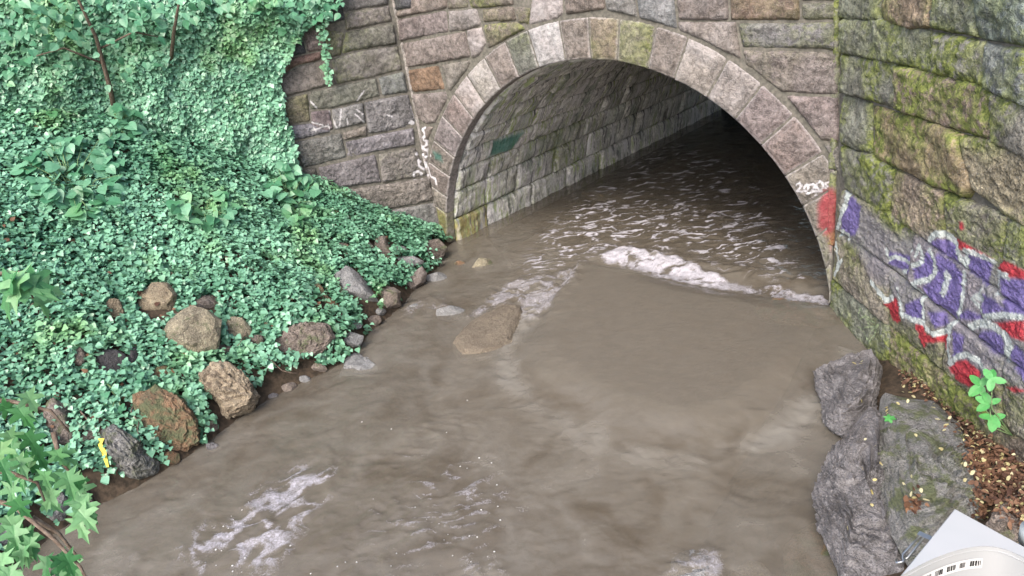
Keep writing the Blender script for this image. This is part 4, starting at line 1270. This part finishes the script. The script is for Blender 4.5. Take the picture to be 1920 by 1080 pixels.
def ivy_debris():
    n = 420
    px = np.stack([rl.uniform(0, 820, n), rl.uniform(60, 900, n)], 1)
    P_, N_ = [], []
    for x, y in px:
        if y > 330 + .1 * x and y > 470 + .5 * (820 - x): continue
        h = bank_hit(x, y)
        if h[2] < .05 or (h - LEFT.O) @ LEFT.n < .08: continue
        P_.append(h + toward(h) * rl.uniform(.05, .10)); N_.append(toward(h) + V3(0, 0, .5) + rl.normal(size=3) * .5)
    P_, N_ = np.array(P_), np.array(N_)
    tag(leaf_mass('dead_leaves', P_, N_, rl.normal(size=P_.shape), rl.uniform(.02, .05, len(P_)), rl.uniform(size=len(P_)), M_DRY, OVATE, .3, .3), 'scattered brown dead leaves caught on top of the ivy', 'leaf litter', kind='stuff')
    st = []
    for x, y in ((640,590),(560,700),(420,655),(250,760),(150,770),(420,480),(300,420),(700,500),(120,560),(380,300)):
        q = [bank_hit(x, y)]
        a_ = rl.uniform(0, 6.28)
        for j in range(7):
            a_ += rl.normal() * .5
            x += 16 * math.cos(a_); y += 12 * math.sin(a_)
            q.append(bank_hit(x, y))
        st.append(tube([p_ + toward(p_) * .085 for p_ in q], np.linspace(.0055, .003, len(q)), 5))
    tag(mesh_obj('ivy_stems', *joinparts(st), M_TWIG, smooth=True), 'thin brown ivy stems trailing over the leaves', 'ivy', kind='stuff')
ivy_debris()

# ------------------------------------------------------------------ broad-leaved plants standing in the ivy
def shrub(cx, cy, rx, ry, n, size, label, meshes=L_BROAD, name='leafy_plant', cat='plant', lift=.22, group=None):
    b0 = bank_hit(cx, cy + ry * .5)
    e = empty(name, tuple(b0), label, cat, group)
    d0 = ray(cx, cy)
    stems = []
    for i in range(n):
        a_ = rl.uniform(0, 2 * math.pi); r_ = math.sqrt(rl.uniform(0, 1))
        p_ = bank_hit(cx + rx * r_ * math.cos(a_), cy + ry * r_ * math.sin(a_))
        p_ = p_ + toward(p_) * lift * rl.uniform(.5, 1.1) + V3(0, 0, .02)
        nn = toward(p_) * .5 + V3(0, 0, .75) + rl.normal(size=3) * .28
        tp = V3(.2, -.1, -.7) + rl.normal(size=3) * .55
        leaf(meshes[rl.randint(3)], p_, nn, tp, size * rl.uniform(.7, 1.2), e)
        if i % 3 == 0:
            m = (b0 + p_) / 2 + V3(0, 0, .05)
            stems.append(tube([b0 - V3(0, 0, .03), m, p_], [.006, .004, .002], 5, False))
    mesh_obj('stem', *joinparts(stems), M_STEM, e, smooth=True)
    return e
shrub(140, 330, 95, 75, 95, .12, 'wide patch of broad heart-shaped leaves in the ivy at the left')
shrub(545, 368, 50, 55, 48, .12, 'broad-leaved plant in the ivy just left of the wing wall')
shrub(385, 388, 58, 34, 34, .11, 'low broad-leaved plant in the middle of the ivy')
shrub(225, 235, 40, 42, 30, .11, 'small broad-leaved plant high in the ivy above the wide patch')
shrub(330, 640, 40, 20, 10, .07, 'few larger leaves round the foot of the large round boulder', lift=.1)
shrub(230, 735, 60, 40, 22, .07, 'larger bright leaves between the dark oval stone and the rusty boulder', lift=.1)
shrub(580, 550, 25, 25, 8, .085, 'small bright green plant beside the reddish broken stone', lift=.1)

def sapling():
    b0 = bank_hit(215, 215)
    e = empty('sapling', tuple(b0), 'leafy sapling with brown stems hanging into the top left corner', 'tree')
    def at(px, py, back):
        p_ = bank_hit(px, max(py, 6))
        return p_ + toward(p_) * back
    T = [tube([b0 - V3(0, 0, .05), at(205, 160, .15), at(180, 70, .3), at(150, 5, .45), at(140, 6, .5) + V3(0, 0, .5)], [.026, .022, .017, .013, .008], 7),
         tube([at(320, 120, .1), at(326, 60, .25), at(335, 8, .4), at(335, 8, .45) + V3(0, 0, .5)], [.020, .016, .012, .008], 7),
         tube([at(195, 120, .2), at(120, 90, .3), at(50, 110, .35)], [.012, .009, .004], 6),
         tube([at(190, 90, .25), at(250, 60, .3), at(300, 70, .3)], [.011, .008, .004], 6)]
    mesh_obj('trunk', *joinparts(T), M_TWIG, e, smooth=True)
    for i in range(300):
        if i < 210: px, py = rl.uniform(-20, 300), rl.uniform(0, 190) * rl.uniform(.3, 1)
        else: px, py = rl.uniform(250, 640), rl.uniform(0, 70) * rl.uniform(.2, 1)
        if px < 120: py *= 1.2
        p_ = at(px, py, rl.uniform(.1, .55)) + V3(0, 0, rl.uniform(0, .12))
        leaf(L_OVATE[rl.randint(3)] if rl.uniform() < .5 else L_BROAD[rl.randint(3)], p_, toward(p_) * .6 + V3(0, 0, .6) + rl.normal(size=3) * .3, V3(.1, 0, -1) + rl.normal(size=3) * .5, rl.uniform(.055, .10), e)
sapling()

# ------------------------------------------------------------------ maple twigs hanging in from the left
def at_depth(px, py, t_):
    return CAM + ray(px, py) * t_
def maple(twigs, leaves, label, seed):
    r_ = np.random.RandomState(seed)
    b0 = at_depth(*twigs[0][0])
    e = empty('maple_branch', tuple(b0), label, 'branch')
    mesh_obj('twig', *joinparts([tube([at_depth(*q) for q in tw], np.linspace(.008, .003, len(tw)), 6) for tw in twigs]), M_TWIG, e, smooth=True)
    for px, py, t_, ln in leaves:
        t_ = t_ + r_.uniform(-.15, .15)
        p_ = at_depth(px + r_.uniform(-6, 6), py + r_.uniform(-6, 6), t_)
        leaf(L_MAPLE[r_.randint(3)], p_, toward(p_) * .75 + V3(0, 0, .35) + r_.normal(size=3) * .38, V3(0, 0, -1) + r_.normal(size=3) * .28, ln * t_ / FPX * r_.uniform(.85, 1.15), e)
lv = []
for x, y, w, h, n in ((28,775,34,28,5), (25,855,34,34,8), (70,880,34,40,6), (60,930,44,30,6), (110,885,26,26,4), (140,935,12,36,6), (148,975,12,20,3), (40,1000,30,20,4), (50,1025,22,30,4), (75,1050,34,24,5), (112,1062,22,20,4), (20,1065,24,20,4)):
    for i in range(n):
        lv.append((x + rl.uniform(-w, w), y - 18 + rl.uniform(-h, h), 2.5, 42))
maple([[(-60,925,2.6),(25,948,2.5),(100,1010,2.45),(150,1062,2.4),(175,1110,2.4)], [(-60,880,2.6),(20,886,2.5),(70,905,2.5),(84,940,2.5)], [(-60,750,2.6),(20,752,2.55),(95,770,2.5),(130,810,2.5)],
       [(60,970,2.5),(110,1000,2.5),(150,1050,2.45)], [(100,810,2.5),(112,860,2.5),(145,905,2.5)]], lv, 'drooping maple branch with deeply cut bright green leaves at lower left', 4)
maple([[(-60,520,2.7),(10,512,2.65),(45,510,2.6),(62,560,2.6)], [(45,510,2.6),(40,560,2.6)]], [(20,515,2.6,70), (38,512,2.6,78), (45,520,2.6,60), (60,535,2.6,60), (25,540,2.6,60), (8,520,2.6,60), (66,560,2.6,50)],
      'small sprig of pale drooping maple leaves at the middle left edge', 5)

# ------------------------------------------------------------------ seedlings on the right
def seedling(groups, fr_h, label):
    b0 = RIGHT.P(*RIGHT.uv(1905, 815), .02)
    e = empty('seedling', tuple(b0), label, 'plant')
    st = []
    for (sx, sy), lvs in groups:
        s0 = RIGHT.P(*RIGHT.uv(sx, sy), .10)
        st.append(tube([b0, (b0 + s0) / 2 + RIGHT.n * .05, s0], [.004, .003, .002], 5))
        for x, y, ln in lvs:
            tip = RIGHT.P(*RIGHT.uv(x, y), .11)
            leaf(L_SEED[rl.randint(2)], s0, toward(s0) * .8 + V3(0, 0, .4) + rl.normal(size=3) * .12, tip - s0, ln * .72, e, 'leaflet')
    mesh_obj('stem', *joinparts(st), M_STEM, e, smooth=True)
L_ = .105
seedling([((1876,718), [(1850,706,L_), (1862,742,L_*1.1), (1890,700,.08), (1884,735,.08)]), ((1897,706), [(1888,688,.09), (1902,684,.09), (1912,700,.09), (1898,724,.09)]),
          ((1893,752), [(1868,748,.10), (1880,770,.10), (1888,730,.09), (1900,740,.08)]), ((1900,778), [(1885,788,.09), (1900,804,.11), (1914,770,.08), (1912,788,.08)])], .1,
         'bright green seedling with oval leaflets growing against the graffiti wall')

from mathutils.bvhtree import BVHTree
BV = []
BSEED = ROCK_SEED[-12:] + [0]
for v_, f_ in ROCK_BVH[-12:] + [([tuple(q) for q in np.array([og.matrix_basis @ v.co for v in og.data.vertices])], [tuple(p_.vertices) for p_ in og.data.polygons])]:
    BV.append(BVHTree.FromPolygons(v_, f_))
def surf(px, py):
    best = None
    for b_ in BV:
        h_ = b_.ray_cast(Vector(CAM), Vector(ray(px, py)))
        if h_[0] is not None and h_[0].z > 0 and (best is None or h_[3] < best[2]): best = (np.array(h_[0]), np.array(h_[1]), h_[3], BV.index(b_))
    return best
FL = [(520,130),(535,135),(500,175),(545,200),(595,170),(610,205),(465,245),(415,270),(430,280),(420,300),(555,225),(650,275),(675,330),(695,360),(688,385),(685,470),(555,397),(320,420),(360,460),(375,500),(385,525),(305,552),(347,612),(347,665),(490,630),(545,610),(440,690),(590,715),(560,705),(795,555),(815,590),(585,660),(290,230),(540,700),(345,735),(285,60),(300,50),(270,62),(225,860),(785,625)]
for x, y in FL:
    h_ = surf(1500 + x / 2.571, 660 + y / 2.571)
    if h_ is None: continue
    n_ = h_[1] if h_[1] @ toward(h_[0]) > 0 else -h_[1]
    o = leaf(L_YEL[rl.randint(3)], h_[0] + n_ * .006, n_ + rl.normal(size=3) * .15, rl.normal(size=3), rl.uniform(.022, .034), None, 'fallen_leaf')
    wh = {41: 'on the grey-purple angular boulder', 42: 'on the long dark purple boulder', 43: 'on the mossy grey-green slab boulder'}.get(BSEED[h_[3]], 'on the ground beside the mossy slab')
    tag(o, 'tiny pale yellow leaflet fallen ' + wh, 'leaf', 'yellow leaflets fallen ' + wh)
h_ = surf(1668, 788)
if h_ is not None:
    e = empty('seedling', tuple(h_[0]), 'tiny green seedling growing on the mossy slab boulder', 'plant')
    for k in range(6):
        a_ = k * 1.05
        leaf(L_SEED[k % 2], h_[0] + V3(0, 0, .012), V3(0, 0, 1) + toward(h_[0]) * .4 + rl.normal(size=3) * .2, V3(math.cos(a_), math.sin(a_), .1), .035, e, 'leaflet')
# brown leaf litter at the foot of the wall
LIT = np.array([(1690,690),(1745,715),(1800,765),(1850,815),(1925,885),(1985,960),(1925,1000),(1880,950),(1836,965),(1828,905),(1800,800),(1762,750),(1700,730)], float)
pts = rl.uniform(LIT.min(0), LIT.max(0), (9000, 2))
pts = pts[sdist(pts, LIT) + rl.normal(size=len(pts)) * 8 > 0]
PP, NN, TT, SS, TO, YL = [], [], [], [], [], []
for x, y in pts[:4200]:
    h_ = surf(x, y)
    if h_ is None: continue
    n_ = h_[1] if h_[1][2] > 0 else -h_[1]
    PP.append(h_[0] + n_ * rl.uniform(.003, .035)); NN.append(n_ + rl.normal(size=3) * .55); TT.append(rl.normal(size=3)); SS.append(rl.uniform(.014, .036)); TO.append(rl.uniform())
PP, NN, TT, SS, TO = map(np.array, (PP, NN, TT, SS, TO))
k = rl.uniform(size=len(PP)) < .16
tag(leaf_mass('leaf_litter', PP[~k], NN[~k], TT[~k], SS[~k], TO[~k], M_DRY, OVAL, .3, .3), 'brown dead leaf litter heaped along the foot of the graffiti wall', 'leaf litter', kind='stuff')
tag(leaf_mass('leaf_litter', PP[k], NN[k], TT[k], SS[k] * .8, TO[k], M_YELLOW, OVAL, .3, .2), 'pale yellow leaflets strewn over the brown leaf litter', 'leaf litter', kind='stuff')
# a few dead leaves lying on top of the slab
h_ = surf(1712, 945)
cl = [surf(1712 + rl.normal() * 9, 945 + rl.normal() * 9) for _ in range(40)]
cl = [c_ for c_ in cl if c_ is not None]
if cl:
    A_ = np.array([c_[0] + V3(0, 0, .008) for c_ in cl])
    tag(leaf_mass('leaf_litter', A_, np.array([V3(0, 0, 1) + rl.normal(size=3) * .5 for _ in cl]), rl.normal(size=A_.shape), rl.uniform(.02, .04, len(A_)), rl.uniform(size=len(A_)), M_DRY, OVAL, .3, .3),
        'small clump of brown dead leaves on the mossy slab boulder', 'leaf litter', kind='stuff')
# floating foam bubbles
bp = []
for poly, n in (([(650,780),(900,740),(1000,960),(900,1070),(640,1075)], 34), ([(420,930),(640,860),(640,1080),(380,1085)], 22), ([(860,600),(1080,520),(1000,620)], 12)):
    pl_ = np.array(poly, float)
    q = rl.uniform(pl_.min(0), pl_.max(0), (n * 3, 2))
    q = q[inside(q, pl_)][:n]
    bp += [ground(*p_) for p_ in q]
bp = np.array(bp)
bz = water_fields(bp[:, :2])[0]
Vi, Fi = ico(1)
parts = []
for p_, z_ in zip(bp, bz):
    r_ = rl.uniform(.0018, .0045)
    parts.append((Vi * np.array([r_ * rl.uniform(1, 1.8), r_ * rl.uniform(1, 1.8), r_ * .7]) + np.array([p_[0], p_[1], z_]), Fi))
M_BUB = simple('foam_white', (.66, .66, .66), (.8, .8, .8), 20, .4, .5, 0)
tag(mesh_obj('foam_bubbles', *joinparts(parts), M_BUB, smooth=True), 'white specks of foam drifting on the muddy water', 'foam', kind='stuff')

# ------------------------------------------------------------------ yellow strip on the mossy boulder
M_YPL = simple('yellow_plastic', (.60, .50, .02), (.72, .60, .05), 30, .5, .4, 0)
yp = [at_depth(x, y, np.linalg.norm(bank_hit(x, y) - CAM) - .10) for x, y in [(190,822),(187,832),(194,846),(198,862),(202,876)]]
V_, Fc = [], []
for i, p_ in enumerate(yp):
    w_ = (.022, .016, .018, .013, .009)[i]
    for sx in (-1, 1):
        for sz in (0, 1):
            V_.append(p_ + _r * w_ * sx + toward(p_) * (.004 * sz + .006 * math.sin(i * 1.7)))
for i in range(len(yp) - 1):
    a_ = i * 4; b_ = a_ + 4
    Fc += [(a_, a_ + 2, b_ + 2, b_), (a_ + 1, b_ + 1, b_ + 3, a_ + 3), (a_, b_, b_ + 1, a_ + 1), (a_ + 2, a_ + 3, b_ + 3, b_ + 2)]
Fc += [(0, 1, 3, 2), (16, 18, 19, 17)]
tag(mesh_obj('plastic_strip', V_, Fc, M_YPL), 'bright yellow bent plastic strip lying on the mossy boulder', 'strip')

# ------------------------------------------------------------------ instrument housing and its post, near the camera
M_WHITE = simple('white_enamel', (.43, .45, .46), (.49, .50, .51), 3, .32, .5, 0)
M_STEEL = NT('steel'); M_STEEL.b.inputs['Metallic'].default_value = .9
M_STEEL = M_STEEL.done(C4(.55, .56, .55), .3, .5)
M_GALV = simple('galvanised_pipe', (.34, .38, .38), (.46, .50, .50), 12, .4, .5, 0)
M_LABEL = simple('label_paper', (.78, .78, .78), (.82, .82, .82), 5, .5, .3, 0)
M_INK = simple('label_ink', (.02, .02, .02), (.03, .03, .03), 5, .6, .2, 0)
ZT = 1.75
K = lambda x, y, z=ZT: ground(x, y, z)
hs = empty('instrument_housing', tuple(K(1840, 1040) - V3(0, 0, .34)), 'white instrument housing with a latch and barcode sticker at lower right', 'enclosure')
front = [(1690,1086),(1730,1063),(1770,1046),(1810,1034),(1850,1030),(1885,1036),(1925,1056),(1990,1090)]
# smooth the front curve
fr_ = np.array([K(*p_) for p_ in front])
tt = np.linspace(0, len(front) - 1, 57)
fr_ = np.stack([np.interp(tt, range(len(front)), fr_[:, i]) for i in range(3)], 1)
for _ in range(24):
    fr_[1:-1] = (fr_[:-2] + fr_[1:-1] * 2 + fr_[2:]) / 4
kp = K(1790, 962)
far = K(1990, 1105)
nF = len(fr_)
def lid(z_off, grow):
    c_ = np.vstack([fr_, [far + V3(.03, .03, 0)], [kp]])
    m_ = c_.mean(0)
    return (c_ - m_) * (1 + grow) + m_ + V3(0, 0, z_off)
levels = [lid(0, -.012), lid(-.004, 0), lid(-.34, 0)]
nn_ = len(levels[0])
V_ = np.vstack(levels)
Fc = []
for l_ in range(2):
    for i in range(nn_):
        j = (i + 1) % nn_
        Fc.append((l_ * nn_ + i, l_ * nn_ + j, (l_ + 1) * nn_ + j, (l_ + 1) * nn_ + i))
tri = delaunay_2d_cdt([Vector(q[:2]) for q in levels[0]], [], [list(range(nn_))], 1, 1e-7)
mp_ = [l_[0] for l_ in tri[3]]
for f in tri[2]:
    q = tuple(mp_[i] for i in f)
    Fc.append(q)
    Fc.append(tuple(2 * nn_ + i for i in q[::-1]))
body = mesh_obj('housing_body', V_, Fc, M_WHITE, hs)
bmx = bmesh.new(); bmx.from_mesh(body.data); bmesh.ops.recalc_face_normals(bmx, faces=bmx.faces); bmx.to_mesh(body.data); bmx.free()
lidv = [lid(.010, -.004), lid(.008, .018), lid(-.010, .018)]
V_ = np.vstack(lidv)
Fc = [(l_ * nn_ + i, l_ * nn_ + (i + 1) % nn_, (l_ + 1) * nn_ + (i + 1) % nn_, (l_ + 1) * nn_ + i) for l_ in range(2) for i in range(nn_)]
for f in tri[2]:
    q = tuple(mp_[i] for i in f)
    Fc += [q, tuple(2 * nn_ + i for i in q[::-1])]
lo_ = mesh_obj('lid', V_, Fc, M_WHITE, hs)
bmx = bmesh.new(); bmx.from_mesh(lo_.data); bmesh.ops.recalc_face_normals(bmx, faces=bmx.faces); bmx.to_mesh(lo_.data); bmx.free()
# sticker follows the curved front
nrm2 = np.gradient(fr_, axis=0)
nrm2 = np.stack([nrm2[:, 1], -nrm2[:, 0], 0 * nrm2[:, 0]], 1)
nrm2 /= np.linalg.norm(nrm2, axis=1)[:, None] + 1e-9
if nrm2[nF // 2] @ (CAM - fr_[nF // 2]) < 0: nrm2 = -nrm2
arc = np.concatenate([[0], np.cumsum(np.linalg.norm(np.diff(fr_, axis=0), axis=1))])
def on_front(s_, dz, off):
    p_ = np.array([np.interp(s_, arc, fr_[:, i]) for i in range(3)])
    n_ = np.array([np.interp(s_, arc, nrm2[:, i]) for i in range(3)])
    return p_ + n_ * off + V3(0, 0, -dz)
S0, S1 = arc[4], arc[31]
V_, Fc = [], []
for s_ in np.linspace(S0, S1, 24):
    V_ += [on_front(s_, .018, .0018), on_front(s_, .042, .0018)]
for i in range(23): Fc.append((2 * i, 2 * i + 1, 2 * i + 3, 2 * i + 2))
sticker = mesh_obj('sticker', V_, Fc, M_LABEL, hs)
V_, Fc = [], []
rb = np.random.RandomState(5)
s_ = S0 + .004
while s_ < S1 - .012:
    for _ in range(5):
        w_ = rb.choice([.0012, .002, .0034])
        k = len(V_)
        V_ += [on_front(s_, .022, .0030), on_front(s_, .035, .0030), on_front(s_ + w_, .035, .0030), on_front(s_ + w_, .022, .0030)]
        Fc.append((k, k + 1, k + 2, k + 3))
        s_ += w_ + rb.choice([.0010, .0018])
    s_ += .008
mesh_obj('barcode', V_, Fc, M_INK, sticker)
# draw latch on the left side
eL = (K(1690, 1080) - kp); eL /= np.linalg.norm(eL)
oL = V3(-eL[1], eL[0], 0)
if oL @ (K(1740, 960) - kp) < 0: oL = -oL
a0 = K(1748, 1012) + oL * .010
mesh_obj('latch_block', *boxmesh(a0 + V3(0, 0, -.004), eL * .006, oL * .016, V3(0, 0, .006)), M_STEEL, hs)
loop = [a0 + oL * .004, a0 + oL * .006 + eL * .03 - V3(0, 0, .008), a0 + oL * .007 + eL * .062 - V3(0, 0, .014), a0 + oL * .013 + eL * .068 - V3(0, 0, .014), a0 + oL * .017 + eL * .060 - V3(0, 0, .012), a0 + oL * .014 + eL * .03 - V3(0, 0, .006), a0 + oL * .010]
mesh_obj('latch_loop', *tube(loop, .0022, 6), M_STEEL, hs, smooth=True)
mesh_obj('latch_hook', *tube([a0 + oL * .012 + eL * .058 - V3(0, 0, .014), a0 + oL * .010 + eL * .074 - V3(0, 0, .016), a0 + oL * .018 + eL * .082 - V3(0, 0, .018), a0 + oL * .022 + eL * .074 - V3(0, 0, .018)], .0028, 6), M_STEEL, hs, smooth=True)
# post
pb = K(1945, 1030, 1.70)
zg = float(right_z(pb[None, :2])[0])
po = empty('post', (pb[0], pb[1], zg), 'grey galvanised pipe post behind the instrument housing', 'post')
mesh_obj('pipe', *tube([(pb[0], pb[1], zg - .1), (pb[0], pb[1], 1.2), (pb[0], pb[1], 1.72)], .030, 20), M_GALV, po, smooth=True)
mesh_obj('pipe_cap', *tube([(pb[0], pb[1], 1.715), (pb[0], pb[1], 1.745)], .033, 20), M_GALV, po, smooth=True)
